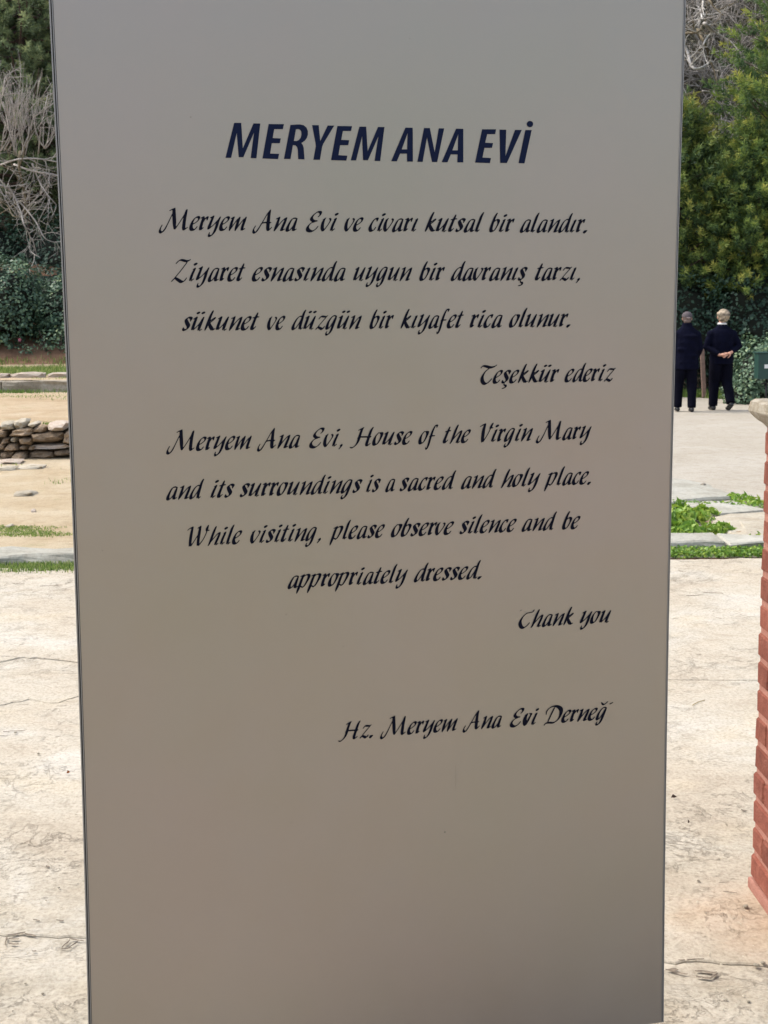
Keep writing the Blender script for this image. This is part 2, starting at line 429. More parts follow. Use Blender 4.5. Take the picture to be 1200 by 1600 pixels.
# ---- stones ------------------------------------------------------------
def rock_mesh(seed, sub=2, flat=1.0, rough=.22, boxy=.55):
    bm = bmesh.new(); bmesh.ops.create_icosphere(bm, subdivisions=sub, radius=1.0)
    for v in bm.verts:
        d = v.co.normalized()
        mx = max(abs(d.x), abs(d.y), abs(d.z))
        c = d.lerp(d/mx, boxy)*.78
        n1 = noise.noise(d*1.3+Vector((seed*7.1, seed*3.3, 0)))*rough + noise.noise(d*3.3+Vector((seed, 9, seed)))*rough*.4
        v.co = c*(1+n1)
    me = bm_mesh('rock', bm)
    return me
def unit(me):   # normalise to exactly +-0.5
    co = np.empty(len(me.vertices)*3, np.float32); me.vertices.foreach_get('co', co); co = co.reshape(-1, 3)
    lo, hi = co.min(0), co.max(0); co = (co-(lo+hi)/2)/(hi-lo)
    me.vertices.foreach_set('co', co.ravel()); me.update(); return me
rocks = {}
def rocks_for(mk, n=7, sub=2, **kw):
    key = (mk, sub, str(kw))
    if key not in rocks:
        L = []
        for s in range(n):
            me = unit(rock_mesh(s+1+len(rocks)*11, sub, **kw)); me.materials.append(MAT[mk]); L.append(me)
        rocks[key] = L
    return rocks[key]
def place_rock(name, me, loc, size, rz, parent=None, tilt=0):
    o = bpy.data.objects.new(name, me); COL.objects.link(o); o.location = loc; o.scale = size
    o.rotation_euler = (tilt, tilt*.6, rz)
    if parent: o.parent = parent
    return o
rng = random.Random(5)
wall = empty('dry_stone_wall', (-6, YW, 0), 'low dry stone wall of brown rubble holding up the sandy terrace on the left', 'stone wall')
def wstone(cx, cz, w, h, m='wallstone', dy=0):
    me = rng.choice(rocks_for(m, boxy=.84, rough=.40))
    place_rock('stone', me, (cx+6, dy+rng.uniform(-.02, .02), cz), (w*1.03, .34+rng.uniform(0, .08), h*1.05), rng.uniform(-.08, .08), wall, rng.uniform(-.05, .05))
seen = [(9,666,21,12,'palestone'),(30,664,20,17,'palestone'),(51,664,13,7,'palestone'),(62,671,21,12,'wallstone'),(88,667,32,15,'pinkstone'),
        (32,677,37,13,'wallstone'),(73,684,48,18,'wallstone'),(40,690,21,12,'wallstone'),(2,678,14,12,'wallstone'),(20,688,12,8,'palestone'),(105,684,16,22,'wallstone'),(7,689,14,10,'wallstone'),
        (18,699,22,14,'wallstone'),(78,699,58,9,'pinkstone'),(37,700,13,8,'wallstone'),(3,700,10,10,'wallstone'),(10,712,19,14,'wallstone'),(97,709,26,11,'wallstone'),(30,712,22,12,'wallstone'),(64,711,40,12,'wallstone'),(49,701,9,8,'wallstone')]
for px, py, w, h, m in seen:
    p = gy(px, py, YW-.15); k = YW/FPX
    wstone(p.x, p.z, w*k, h*k, m)
for x0, x1 in ((-13, gy(-6, 680, YW).x), (gy(116, 680, YW).x, TX1)):
    for r, (z, h) in enumerate(((.03, .11), (.125, .11), (.225, .12), (.33, .12))):
        x = x0+.05
        while x < x1-.05:
            w = min(rng.uniform(.16, .36), x1-x)
            if w > .06: wstone(x+w/2, z+.01, w, h*rng.uniform(.9, 1.15), rng.choice(['wallstone', 'wallstone', 'pinkstone', 'palestone' if r == 3 else 'wallstone']))
            x += w
# the wall turns the corner and runs back
for r, (z, h) in enumerate(((-.05, .16), (.08, .15), (.21, .14), (.33, .12))):
    y = YW+.2
    while y < 22:
        w = rng.uniform(.22, .42)
        me = rng.choice(rocks_for('wallstone', boxy=.84, rough=.40))
        place_rock('stone', me, (TX1+6, y-YW+w/2, z), (.36, w*1.04, h*1.05), rng.uniform(-.1, .1), wall)
        y += w
bk = pyobj('wall_fill', [(-7, .02, -.1), (TX1+6-.02, .02, -.1), (TX1+6-.02, .02, TZ-.03), (-7, .02, TZ-.03), (TX1+6-.02, 6.6, -.2), (TX1+6-.02, 6.6, TZ-.03), (-7, .35, TZ-.03), (TX1+6-.3, .35, TZ-.03), (TX1+6-.3, 6.6, TZ-.03)],
           [(0, 1, 2, 3), (1, 4, 5, 2), (3, 2, 7, 6), (2, 5, 8, 7)], MAT['soil'], wall)
def curb(name, label, x0, x1, y, z0, h, depth, mk, lmin, lmax, seed, sub=3, top_tilt=0, rough=.05):
    r = random.Random(seed); root = empty(name, ((x0+x1)/2, y, z0), label, 'curb')
    x = x0
    while x < x1:
        w = min(r.uniform(lmin, lmax), x1-x)
        if w < .15: break
        bm = bmesh.new(); box_bm(bm, 0, 0, 0, w-.015, depth, h)
        bmesh.ops.subdivide_edges(bm, edges=[e for e in bm.edges if abs((e.verts[0].co-e.verts[1].co).x) > .05], cuts=7, use_grid_fill=True)
        bmesh.ops.subdivide_edges(bm, edges=[e for e in bm.edges if abs((e.verts[0].co-e.verts[1].co).z) > .5*h], cuts=2, use_grid_fill=True)
        bmesh.ops.bevel(bm, geom=[e for e in bm.edges if len(e.link_faces) == 2 and e.calc_face_angle(0) > .7], offset=.012, segments=1, affect='EDGES')
        for v in bm.verts:
            n_ = noise.noise(Vector((v.co.x*3+x*5, v.co.y*4, v.co.z*6+seed)))
            n2 = noise.noise(Vector((v.co.x*11+x*5, v.co.y*9, v.co.z*14+seed)))
            v.co.y += (n_*.9+n2*.5)*rough; v.co.z += (n_*.3+n2*.15)*rough
        me = bm_mesh('curb_stone', bm); me.materials.append(MAT[mk])
        o = bpy.data.objects.new('curb_stone', me); COL.objects.link(o); o.parent = root
        o.location = (x+w/2-(x0+x1)/2, 0, h/2+r.uniform(-.008, .004)); o.rotation_euler = (0, 0, r.uniform(-.006, .006))
        x += w
    return root
curb('curb', 'weathered grey stone curb at the back of the sandy terrace on the left', -14, TX1, 22.15, TZ-.03, .19, .28, 'curb', 1.1, 1.9, 3)
curb('curb', 'near pale slab curb behind the strip of grass, left of the sign', -7, -1.0, 9.46, -.02, .085, .30, 'slab', .9, 1.6, 8, rough=.075)
curb('curb', 'near pale slab curb behind the creeping ground cover, right of the sign', -.9, gz(1200, 855).x+1.8, 9.78, -.02, .085, .36, 'slab', 1.2, 1.9, 15, rough=.05)
# pinkish stones lined up at the foot of the bank
row = empty('stone_row', (-6, 23.15, LZ), 'row of low pinkish stones at the foot of the brown earth bank', 'stone row')
x = -13
while x < TX1-.3:
    w = rng.uniform(.35, .85)
    me = rng.choice(rocks_for('pinkstone', boxy=.93, rough=.3))
    place_rock('stone', me, (x+w/2+6, rng.uniform(-.05, .05), .02), (w*1.03, .34, rng.uniform(.10, .15)), rng.uniform(-.1, .1), row, rng.uniform(-.05, .05)); x += w*.98
# flat rocks lying in the sand in front of the wall
flats = [((47, 708), 46, 7, 'palestone', 'pale flat rock lying against the foot of the dry stone wall'),
         ((72, 716), 62, 8, 'pinkstone', 'long pinkish flat rock in the sand just below the dry stone wall'),
         ((24, 720), 26, 9, 'pinkstone', 'rounded pinkish rock below the left end of the visible dry stone wall'),
         ((15, 731), 42, 9, 'pinkstone', 'cracked pinkish flat rock at the left frame edge below the dry stone wall'),
         ((53, 738), 46, 8, 'palestone', 'whitest flat slab poking out of the sand with grass at its tips'),
         ((40, 773), 34, 9, 'palestone', 'small jagged white rock alone in the middle of the sand'),
         ((8, 741), 40, 4, 'palestone', 'thin flat stone flush with the sand beside the left frame edge'),
         ((15, 817), 9, 3, 'palestone', 'tiny white stone beside the grass patch in the sand'),
         ((52, 795), 8, 3, 'pinkstone', 'tiny pale stone half buried in the sand below the jagged white rock')]
for (px, py), w, h, m, lab in flats:
    p = gz(px, py); k = p.y/FPX
    me = rng.choice(rocks_for(m, boxy=.9, rough=.42))
    o = place_rock('flat_rock', me, (p.x, p.y, hgt(p.x, p.y)-.03), (w*k*1.05, max(.14, h*k*5.0), .075 if w > 20 else .04), rng.uniform(-.25, .25)); tag(o, lab, 'rock')
# ---- flagstones on the right -------------------------------------------
def flag(pxs, z, lab, th=.09, m='slab', seed=0):
    pts = [gz(a, b, z) for a, b in pxs]
    c = sum(pts, Vector())/len(pts)
    # ragged outline
    out = []
    for i in range(len(pts)):
        a, b = pts[i], pts[(i+1) % len(pts)]
        n = max(2, int((b-a).length/.07))
        for k in range(n):
            p = a.lerp(b, k/n); q = p+Vector((noise.noise(p*5+Vector((seed, 0, 0))), noise.noise(p*5+Vector((0, seed, 4))), 0))*.035
            out.append(q)
    bm = bmesh.new()
    n = len(out); rings = []
    for (zz, s) in ((-th, 1.01), (-.02, 1.015), (0, .985), (.004, .7), (.006, .35)):
        rings.append([bm.verts.new((c.x+(p.x-c.x)*s - c.x, c.y+(p.y-c.y)*s - c.y, zz + (noise.noise(p*3)*.012 if zz >= -.02 else 0))) for p in out])
    for r0, r1 in zip(rings, rings[1:]):
        for i in range(n): bm.faces.new((r0[i], r0[(i+1) % n], r1[(i+1) % n], r1[i]))
    bm.faces.new(rings[-1])
    bmesh.ops.recalc_face_normals(bm, faces=bm.faces)
    me = bm_mesh('flagstone', bm); me.materials.append(MAT[m])
    o = bpy.data.objects.new('flagstone', me); COL.objects.link(o); o.location = c
    return tag(o, lab, 'flagstone')
flag([(1010,748),(1050,747),(1078,750),(1105,757),(1148,774),(1120,778),(1072,781),(1050,785),(1000,790)], .022, 'farthest smooth flagstone beside the small black stone, right of the sign', seed=1)
flag([(1060,786),(1100,783),(1155,784),(1170,790),(1198,797),(1150,800),(1125,803),(1095,803),(1078,797)], .018, 'grey flagstone between the weeds and the far flagstone', seed=2)
flag([(1100,818),(1115,809),(1142,803),(1200,799),(1260,810),(1255,842),(1170,843),(1140,832),(1118,824)], .03, 'pinkish flagstone with a scratch, running up to the brick pier', m='palestone', seed=3)
flag([(900,800),(1000,790),(1040,800),(1030,835),(930,838)], .05, 'flagstone mostly hidden behind the right side of the sign', seed=5)
o = place_rock('small_stone', rocks_for('curb')[0], gz(1099, 759, .02), (.055, .05, .05), .4); tag(o, 'small black stone lying on the edge of the far flagstone', 'stone')
for (px, py, w, h, lab) in ((1108, 822, 12, 9, 'dark little rock between two green weed clumps by the flagstones'), (1140, 833, 16, 9, 'grey rubble stone under the pinkish flagstone edge'), (1158, 838, 14, 8, 'dark rubble stone at the near corner of the pinkish flagstone')):
    p = gz(px, py); k = p.y/FPX
    o = place_rock('small_stone', rng.choice(rocks_for('wallstone')), (p.x, p.y, .02), (w*k, .09, h*k), .3); tag(o, lab, 'stone')
so_ = pyobj('soil', [(-.5, 9.3, -.008), (5.2, 9.3, -.008), (5.2, 12.1, -.008), (-.5, 12.6, -.008)], [(0, 1, 2, 3)], MAT['bank']); tag(so_, kind='structure')
# grass bed strip in front of the left curb
gb = pyobj('grass_bed', [(-7, 9.0, -.010), (7, 9.0, -.010), (7, 9.75, -.010), (-7, 9.4, -.010)], [(0, 1, 2, 3)], MAT['bank']); tag(gb, kind='structure')

# ------------------------------------------------------------------ grass and leaf builders
R = np.random.default_rng(11)
def blades(px, py, pz, h, w, lean=.35, tint=(0, .9)):
    n = len(px); a = R.uniform(0, 2*pi, n); hh = h*R.uniform(.5, 1.2, n); ww = w*R.uniform(.6, 1.2, n)
    l = hh*lean*R.uniform(-1, 1.6, n); la = R.uniform(0, 2*pi, n)
    b0 = np.stack([px-np.cos(a)*ww/2, py-np.sin(a)*ww/2, pz], 1); b1 = np.stack([px+np.cos(a)*ww/2, py+np.sin(a)*ww/2, pz], 1)
    mx = np.stack([px+np.cos(la)*l*.4, py+np.sin(la)*l*.4, pz+hh*.6], 1)
    m0 = mx-np.stack([np.cos(a)*ww*.35, np.sin(a)*ww*.35, 0*a], 1); m1 = mx+np.stack([np.cos(a)*ww*.35, np.sin(a)*ww*.35, 0*a], 1)
    t = np.stack([px+np.cos(la)*l, py+np.sin(la)*l, pz+hh], 1)
    V = np.stack([b0, b1, m0, m1, t], 1).reshape(-1, 3); k = np.arange(n)[:, None]*5
    T = np.concatenate([k+[0, 1, 3], k+[0, 3, 2], k+[2, 3, 4]], 0)
    tn = np.repeat(R.uniform(tint[0], tint[1], n), 5)
    return V, T, tn
def leaves(C, Nn, size, aspect=.7, tiltj=.5, tint=(0, .9), fold=.15, hang=0.0):
    """broad folded leaves (4 triangles) at C facing roughly Nn"""
    n = len(C)
    nn = Nn + R.normal(0, tiltj, (n, 3)); nn /= np.linalg.norm(nn, axis=1)[:, None]
    u = R.normal(0, 1, (n, 3)); u[:, 2] -= hang; u -= nn*(u*nn).sum(1)[:, None]; u /= np.linalg.norm(u, axis=1)[:, None]
    v = np.cross(nn, u); s = (size*R.uniform(.6, 1.25, n))[:, None]
    a = C-u*s*.5; m = C+nn*s*(-fold)*.5; b = C+u*s*.55
    l = C+u*s*(-.08)+v*s*aspect*.5+nn*s*fold*.5; r = C+u*s*(-.08)-v*s*aspect*.5+nn*s*fold*.5
    V = np.stack([a, l, b, r, m], 1).reshape(-1, 3); k = np.arange(n)[:, None]*5
    T = np.concatenate([k+[0, 4, 1], k+[1, 4, 2], k+[0, 3, 4], k+[3, 2, 4]], 0)
    return V, T, np.repeat(R.uniform(tint[0], tint[1], n), 5)
def join(parts):
    V = []; T = []; A = []; o = 0
    for v, t, a in parts: V.append(v); T.append(t+o); A.append(a); o += len(v)
    return np.concatenate(V), np.concatenate(T), np.concatenate(A)
def leaf_obj(name, parts, m, parent=None):
    V, T, A = join(parts); me = tri_mesh(name, V, T, {'tint': A}); return link(name, me, MAT[m], parent)
def grass_area(xs, ys, n, zf, h, w, dens=None, tint=(0, .9), name='grass', m='grass'):
    x = R.uniform(*xs, n*3); y = R.uniform(*ys, n*3)
    if dens is not None:
        d = np.array([dens(a, b) for a, b in zip(x, y)]); k = R.uniform(0, 1, len(x)) < d; x, y = x[k], y[k]
    x, y = x[:n], y[:n]; z = np.array([zf(a, b) for a, b in zip(x, y)])
    return blades(x, y, z, h, w, tint=tint)
def nz(a, b, s, o=0): return noise.noise(Vector((a*s, b*s, o)))
g = []
g.append(grass_area((-7, -1.0), (8.93, 9.33), 20000, lambda a, b: -.01, .038, .008, lambda a, b: (.85+nz(a, b, 3)*1.6)*(1 if b > 9.03+.09*nz(a, 1, 2.3) else .12), tint=(0, 1)))
g.append(grass_area((-1.0, 4.2), (9.38, 9.62), 2500, lambda a, b: -.01, .04, .007, lambda a, b: .5+nz(a, b, 3)))
o = leaf_obj('grass', g, 'grass'); tag(o, 'strip of short green grass along the near edge of the pale curb left of the sign', 'grass', kind='stuff')
g = [grass_area((-9, -.8), (10.2, 11.6), 30000, lambda a, b: hgt(a, b)-.03, .014, .009, lambda a, b: max(0, .75-abs(b-10.75-.25*sin(a*1.3))*3.2+nz(a*.6, b*1.6, 2.1, 2)*2.6), tint=(.2, 1))]
g.append(grass_area((-9, -1), (13.4, 15.3), 1500, lambda a, b: hgt(a, b)-.03, .03, .008, lambda a, b: max(0, nz(a, b, 1.8, 8)*3-.3), tint=(.1, .9)))
o = leaf_obj('grass', g, 'grass'); tag(o, 'thin patches of low grass growing in the sand in front of the stone wall', 'grass', kind='stuff')
g = [grass_area((-10, -.8), (16, 21.9), 9000, lambda a, b: TZ-.01, .03, .012, lambda a, b: max(0, 1-abs(b-20.4-.35*sin(a*.9))*1.6+nz(a, b, 1.2)) , tint=(.1, .8)),
     grass_area((-10, -.8), (YW-.02, YW+.25), 900, lambda a, b: TZ+.0, .05, .012, lambda a, b: max(0, nz(a, b, 2.2, 6)*3), tint=(.2, .9)),
     grass_area((-10, -.8), (21.6, 22.0), 2600, lambda a, b: TZ-.01, .07, .011, lambda a, b: .5+nz(a, b, 2), tint=(0, .5))]
o = leaf_obj('grass', g, 'grass'); tag(o, 'low grass on the terrace between the stone wall and the grey curb', 'grass', kind='stuff')
g = [grass_area((-11, -.8), (23.5, 26.6), 30000, lambda a, b: led_h(a, b)-.02, .10, .016, lambda a, b: .8+nz(a, b, 1.5)*.9, tint=(.1, .95)),
     grass_area((-11, -.8), (22.4, 23.0), 1200, lambda a, b: LZ-.02, .05, .012, lambda a, b: max(0, .3+nz(a, b, 1.1, 3)*2), tint=(.3, 1))]
o = leaf_obj('grass', g, 'grass'); tag(o, 'bright green grass fringe at the foot of the brown bank under the ivy', 'grass', kind='stuff')
g = [grass_area((4.2, 10), (27.3, 30.2), 7000, lambda a, b: hgt(a, b)-.01, .16, .02, lambda a, b: 1 if b > 29.5-max(0, a-6.2)*1.1 and b < 30.3 - max(0, a-6.2)*.9 else 0, tint=(0, .8))]
o = leaf_obj('grass', g, 'grass'); tag(o, 'green weedy verge along the far edge of the path behind the two people', 'grass', kind='stuff')
# ---- creeping ground cover in front of the right curb and leafy weeds
def weed(px, py, z, lab, r=.16, n=60, size=.085, tint=(.1, 1), up=.5, m='weed'):
    p = gz(px, py, z)
    th = R.uniform(0, 2*pi, n); rr = r*np.sqrt(R.uniform(0, 1, n)); hh = r*.6*(1-(rr/r)**2)*R.uniform(.2, 1, n)
    Cc = np.stack([rr*np.cos(th), rr*np.sin(th), hh+.01], 1)
    Nn = np.stack([np.cos(th)*rr/r, np.sin(th)*rr/r, np.full(n, up)], 1)
    V, T, A = leaves(Cc, Nn, size, .45, .35, tint, .2)
    me = tri_mesh('weed', V, T, {'tint': A}); o = link('leafy_weed', me, MAT[m]); o.location = p
    return tag(o, lab, 'weed')
for a in [(1050, 805, 'tall dark bladed weed clump at the right side of the sign', .17, 90, .10, (0, .5)), (1066, 812, 'bright green leafy weed nearest the sign among the flagstones', .18, 110, .09, (.2, .9)),
          (1083, 818, 'leafy weed in the middle of the lush patch by the flagstones', .17, 100, .085, (.3, 1)), (1096, 806, 'yellowish green weed touching the grey flagstone', .14, 80, .08, (.5, 1)),
          (1052, 832, 'low green weed between the sign and the near pale curb', .16, 90, .085, (.1, .8)), (1074, 835, 'broad low weed just behind the near pale curb', .14, 80, .08, (.1, .9)),
          (1122, 832, 'bright green weed clump tucked beside the dark little rock', .14, 90, .075, (.3, 1)), (1107, 834, 'small weed left of the brightest clump behind the curb', .10, 50, .07, (.3, 1)),
          (1036, 815, 'weed clump mostly hidden by the right edge of the sign', .18, 100, .09, (.1, .8)),
          (1160, 783, 'leafy weed growing along the joint above the grey flagstone', .10, 50, .055, (.1, .8)), (1176, 788, 'brightest small weed near the right end of the grey flagstone joint', .10, 55, .06, (.4, 1)),
          (1145, 779, 'tiny weed at the tip of the far flagstone', .07, 30, .05, (.2, .9)), (1188, 846, 'sparse weed where the pinkish flagstone meets the near curb', .10, 40, .05, (.3, 1))]:
    weed(a[0], a[1], 0, a[2], a[3], a[4], a[5], a[6])
x = R.uniform(.9, 4.0, 5200); y = 9.40+R.uniform(-.04, .24, 5200)*np.clip(1.25-x*.2, .3, 1)
Cc = np.stack([x, y, R.uniform(0, .045, 5200)], 1)
V, T, A = leaves(Cc, np.array([[0, -.3, 1.]]).repeat(5200, 0), .026, .8, .5, (0, .9), .15)
me = tri_mesh('ground_cover', V, T, {'tint': A}); o = link('ground_cover', me, MAT['weed'])
tag(o, 'mat of small leaved creeping ground cover along the front of the right curb', 'ground cover', kind='stuff')
x = R.uniform(1.9, 3.5, 700); y = 12.2-(x-1.9)*.45+R.normal(0, .04, 700)
V, T, A = leaves(np.stack([x, y, R.uniform(0, .03, 700)], 1), np.array([[0, -.3, 1.]]).repeat(700, 0), .03, .7, .5, (0, .8), .15)
o = link('ground_cover', tri_mesh('ground_cover', V, T, {'tint': A}), MAT['weed'])
tag(o, 'thin line of tiny weeds in the joint behind the grey flagstone', 'ground cover', kind='stuff')

# ------------------------------------------------------------------ bushes (ivy)
def ivy_bush(name, blobs, n, size, lab, cat='bush', tint=(0, .85), m='ivy', origin=(0, 0, 0), seed=0, hang=.6, core=True, thick=.12):
    root = empty(name, origin, lab, cat); O = np.array(origin)
    tot = sum((b[3]*b[5]) for b in blobs); parts = []
    bm = bmesh.new()
    for b in blobs:
        cx, cy, cz, rx, ry, rz_ = b; k = int(n*rx*rz_/tot)
        d = R.normal(0, 1, (k, 3)); d /= np.linalg.norm(d, axis=1)[:, None]
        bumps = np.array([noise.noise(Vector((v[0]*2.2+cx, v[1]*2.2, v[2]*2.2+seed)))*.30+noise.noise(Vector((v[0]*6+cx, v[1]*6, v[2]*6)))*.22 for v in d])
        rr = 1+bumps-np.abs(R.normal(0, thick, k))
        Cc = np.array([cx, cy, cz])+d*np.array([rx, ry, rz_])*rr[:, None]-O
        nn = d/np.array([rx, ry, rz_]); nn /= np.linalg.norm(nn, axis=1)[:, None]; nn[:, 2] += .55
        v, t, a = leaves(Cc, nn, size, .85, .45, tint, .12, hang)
        # clump light and shade painted in: outer bumps paler, hollows darker
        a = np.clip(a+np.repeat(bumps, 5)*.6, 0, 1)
        parts.append((v, t, a))
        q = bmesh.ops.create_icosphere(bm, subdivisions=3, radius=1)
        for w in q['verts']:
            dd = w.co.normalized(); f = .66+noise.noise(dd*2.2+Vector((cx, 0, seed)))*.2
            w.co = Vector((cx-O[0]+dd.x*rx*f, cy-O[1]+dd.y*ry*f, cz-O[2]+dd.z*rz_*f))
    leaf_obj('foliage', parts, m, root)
    if core: link('twigs', bm_mesh('twigs', bm), MAT['core'], root)  # solid dark core, no separate twigs: painted shade behind the leaves
    else:
        bm.free(); tb = Tubes(); r_ = random.Random(seed+5)
        for b in blobs:
            for k in range(7):
                q = Vector((b[0]-O[0]+r_.uniform(-.3, .3)*b[3], b[1]-O[1], -.35)); e = Vector((b[0]-O[0]+r_.uniform(-.8, .8)*b[3], b[1]-O[1]+r_.uniform(-.4, .4)*b[4], b[2]-O[2]+r_.uniform(-.2, .8)*b[5]))
                tb.add([q, q.lerp(e, .5)+Vector((r_.uniform(-.08, .08), 0, .05)), e], [.014, .010, .004], 4)
        link('stems', tb.mesh('stems'), MAT['bark'], root)
    return root
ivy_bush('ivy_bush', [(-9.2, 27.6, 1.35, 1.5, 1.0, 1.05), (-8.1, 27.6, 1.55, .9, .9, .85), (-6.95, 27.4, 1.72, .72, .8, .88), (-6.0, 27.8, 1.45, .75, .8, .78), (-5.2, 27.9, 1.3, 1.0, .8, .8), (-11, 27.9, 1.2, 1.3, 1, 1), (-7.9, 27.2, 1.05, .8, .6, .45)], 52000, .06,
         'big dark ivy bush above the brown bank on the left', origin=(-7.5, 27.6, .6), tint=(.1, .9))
ivy_bush('shrub', [(-6.05, 26.9, 1.0, .32, .3, .3), (-5.7, 27.0, 1.1, .35, .3, .42), (-6.5, 26.85, .85, .2, .2, .16)], 420, .06,
         'thin reddish green shrub with bare stems low beside the sign on the left', cat='shrub', origin=(-6, 26.9, .6), tint=(.5, 1), core=False, thick=.3)
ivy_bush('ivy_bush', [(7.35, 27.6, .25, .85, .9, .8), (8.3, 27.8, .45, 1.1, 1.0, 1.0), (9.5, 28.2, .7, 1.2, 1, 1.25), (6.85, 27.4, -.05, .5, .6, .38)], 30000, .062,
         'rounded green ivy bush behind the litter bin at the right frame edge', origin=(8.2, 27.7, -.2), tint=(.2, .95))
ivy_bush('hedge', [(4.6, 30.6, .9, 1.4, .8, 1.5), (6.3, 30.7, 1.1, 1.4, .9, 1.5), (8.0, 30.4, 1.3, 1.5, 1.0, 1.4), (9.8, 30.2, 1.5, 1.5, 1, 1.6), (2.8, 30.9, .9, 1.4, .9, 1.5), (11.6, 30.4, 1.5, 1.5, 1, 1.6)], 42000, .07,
         'dark shaded hedge behind the two walking people', cat='hedge', origin=(6.5, 30.6, -.2), tint=(0, .45))  # low tint range paints the hedge's deep shade into its leaves
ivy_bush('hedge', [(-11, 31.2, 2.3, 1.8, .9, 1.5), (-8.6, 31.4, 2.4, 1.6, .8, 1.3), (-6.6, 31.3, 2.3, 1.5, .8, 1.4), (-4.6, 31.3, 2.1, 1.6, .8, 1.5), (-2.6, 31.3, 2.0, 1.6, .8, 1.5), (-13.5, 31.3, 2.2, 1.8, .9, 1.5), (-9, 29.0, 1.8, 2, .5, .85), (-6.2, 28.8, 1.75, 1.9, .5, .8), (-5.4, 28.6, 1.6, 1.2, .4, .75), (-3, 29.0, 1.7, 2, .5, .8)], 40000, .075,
         'dark shaded undergrowth between the ivy bush and the conifers on the left', cat='hedge', origin=(-7, 31.3, 1.2), tint=(0, .5), thick=.12)  # tint kept low: the undergrowth's shade is put into the leaf colour
for (px, py) in ((31, 531),):
    bm = bmesh.new(); p = gy(px, py, 26.6)
    root = empty('pink_flower', p, 'single small pink blossom at the foot of the big ivy bush', 'flower')
    for k in range(5):
        a = k*2*pi/5; f = pyobj('petal', [(0, -.01, 0), (.026*cos(a-.4), -.02, .026*sin(a-.4)), (.036*cos(a), -.012, .036*sin(a)), (.026*cos(a+.4), -.02, .026*sin(a+.4))], [(0, 1, 2, 3)], MAT.setdefault('petal', simple('pink petal', (.50, .16, .24), .6)), root)

# ------------------------------------------------------------------ trees
def conifer(seed, H, rad, zlow, nl=80, shoots=20, needle=.075, nper=34, nw=.13, m='conifer', droop=.15, plume_len=.34, upw=.55):
    r = np.random.default_rng(seed); rr = random.Random(seed)
    tb = Tubes(); tb.add([(0, 0, -.3), (rr.uniform(-.1, .1), 0, H*.35), (rr.uniform(-.15, .15), rr.uniform(-.1, .1), H*.7), (0, 0, H)], [H*.009+.02, H*.008+.015, H*.005+.01, .01], 8)
    lb = Tubes(); C = []; D = []; base = []
    for i in range(nl):
        t = (i+.5)/nl; z = zlow+(H-zlow)*t; prof = (1-t)**.75*(.75+.35*rr.random())*rad
        if t < .15: prof *= .7+t*2
        az = i*2.39996+rr.uniform(-.4, .4); dirv = np.array([cos(az), sin(az), rr.uniform(-.1, .35)])
        pts = []
        for k in range(6):
            s = k/5; pts.append(np.array([0, 0, z])+dirv*prof*s+np.array([0, 0, -droop*prof*s*(1-s)*2+.25*prof*s*s*.5]) + r.normal(0, .03, 3)*s)
        lb.add([tuple(p) for p in pts], [.035*(1-k/6)*(.5+prof/rad) for k in range(6)], 4)
        ns = int(shoots*(.3+prof/rad))
        for j in range(ns):
            s = rr.uniform(.25, 1.0)**.7; k = min(4, int(s*5)); p = pts[k]+(pts[k+1]-pts[k])*(s*5-k)
            sp = .42*prof*(1.1-s)+.12
            off = r.normal(0, 1, 3)*np.array([sp, sp, sp*.45])
            C.append(p+off); out = np.array([cos(az), sin(az), 0])+off/(np.linalg.norm(off)+.01)*.8
            out = out/np.linalg.norm(out)+np.array([0, 0, upw])+r.normal(0, .25, 3); D.append(out/np.linalg.norm(out)); base.append(s)
    C = np.array(C); D = np.array(D); base = np.array(base); n = len(C)
    # needles: nper thin triangles round each shoot axis
    L = plume_len*r.uniform(.6, 1.3, n)
    t = r.uniform(0, 1, (n, nper)); ph = r.uniform(0, 2*pi, (n, nper))
    a = np.cross(D, np.array([.3, .5, .8])); a /= np.linalg.norm(a, axis=1)[:, None]; b = np.cross(D, a)
    wide = (.26*(1-t)**.8+.015)*L[:, None]*.8*np.sqrt(r.uniform(.05, 1, (n, nper)))
    ctr = C[:, None]+D[:, None]*(L[:, None]*t)[..., None]+(a[:, None]*np.cos(ph)[..., None]+b[:, None]*np.sin(ph)[..., None])*wide[..., None]
    dirn = D[:, None]*.8+(a[:, None]*np.cos(ph)[..., None]+b[:, None]*np.sin(ph)[..., None])*.8+r.normal(0, .25, (n, nper, 3))
    dirn /= np.linalg.norm(dirn, axis=2)[..., None]
    side = np.cross(dirn, r.normal(0, 1, (n, nper, 3))); side /= np.linalg.norm(side, axis=2)[..., None]
    ln = needle*r.uniform(.7, 1.5, (n, nper))[..., None]
    p0 = ctr-side*ln*nw; p1 = ctr+side*ln*nw; p2 = ctr+dirn*ln
    V = np.stack([p0, p1, p2], 2).reshape(-1, 3); T = np.arange(len(V)).reshape(-1, 3)
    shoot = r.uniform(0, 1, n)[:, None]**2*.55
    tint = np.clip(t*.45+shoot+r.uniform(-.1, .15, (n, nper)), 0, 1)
    me = tri_mesh('foliage', V, T, {'tint': np.repeat(tint.ravel(), 3)}); me.materials.append(MAT[m])
    tm = tb.mesh('trunk'); tm.materials.append(MAT['bark']); lm = lb.mesh('limbs'); lm.materials.append(MAT['bark'])
    return tm, lm, me
def put_tree(meshes, loc, lab, rz=0, sc=1.0, name='conifer_tree', group=None, sz=None):
    root = empty(name, loc, lab, 'tree', rz, group); root.scale = (sc, sc, sz or sc)
    for nm, me in zip(('trunk', 'limbs', 'crown'), meshes):
        o = bpy.data.objects.new(nm, me); COL.objects.link(o); o.parent = root
    return root
T1 = conifer(1, 9.5, 2.7, 2.3, 110, 21, .085, 66, plume_len=.42)
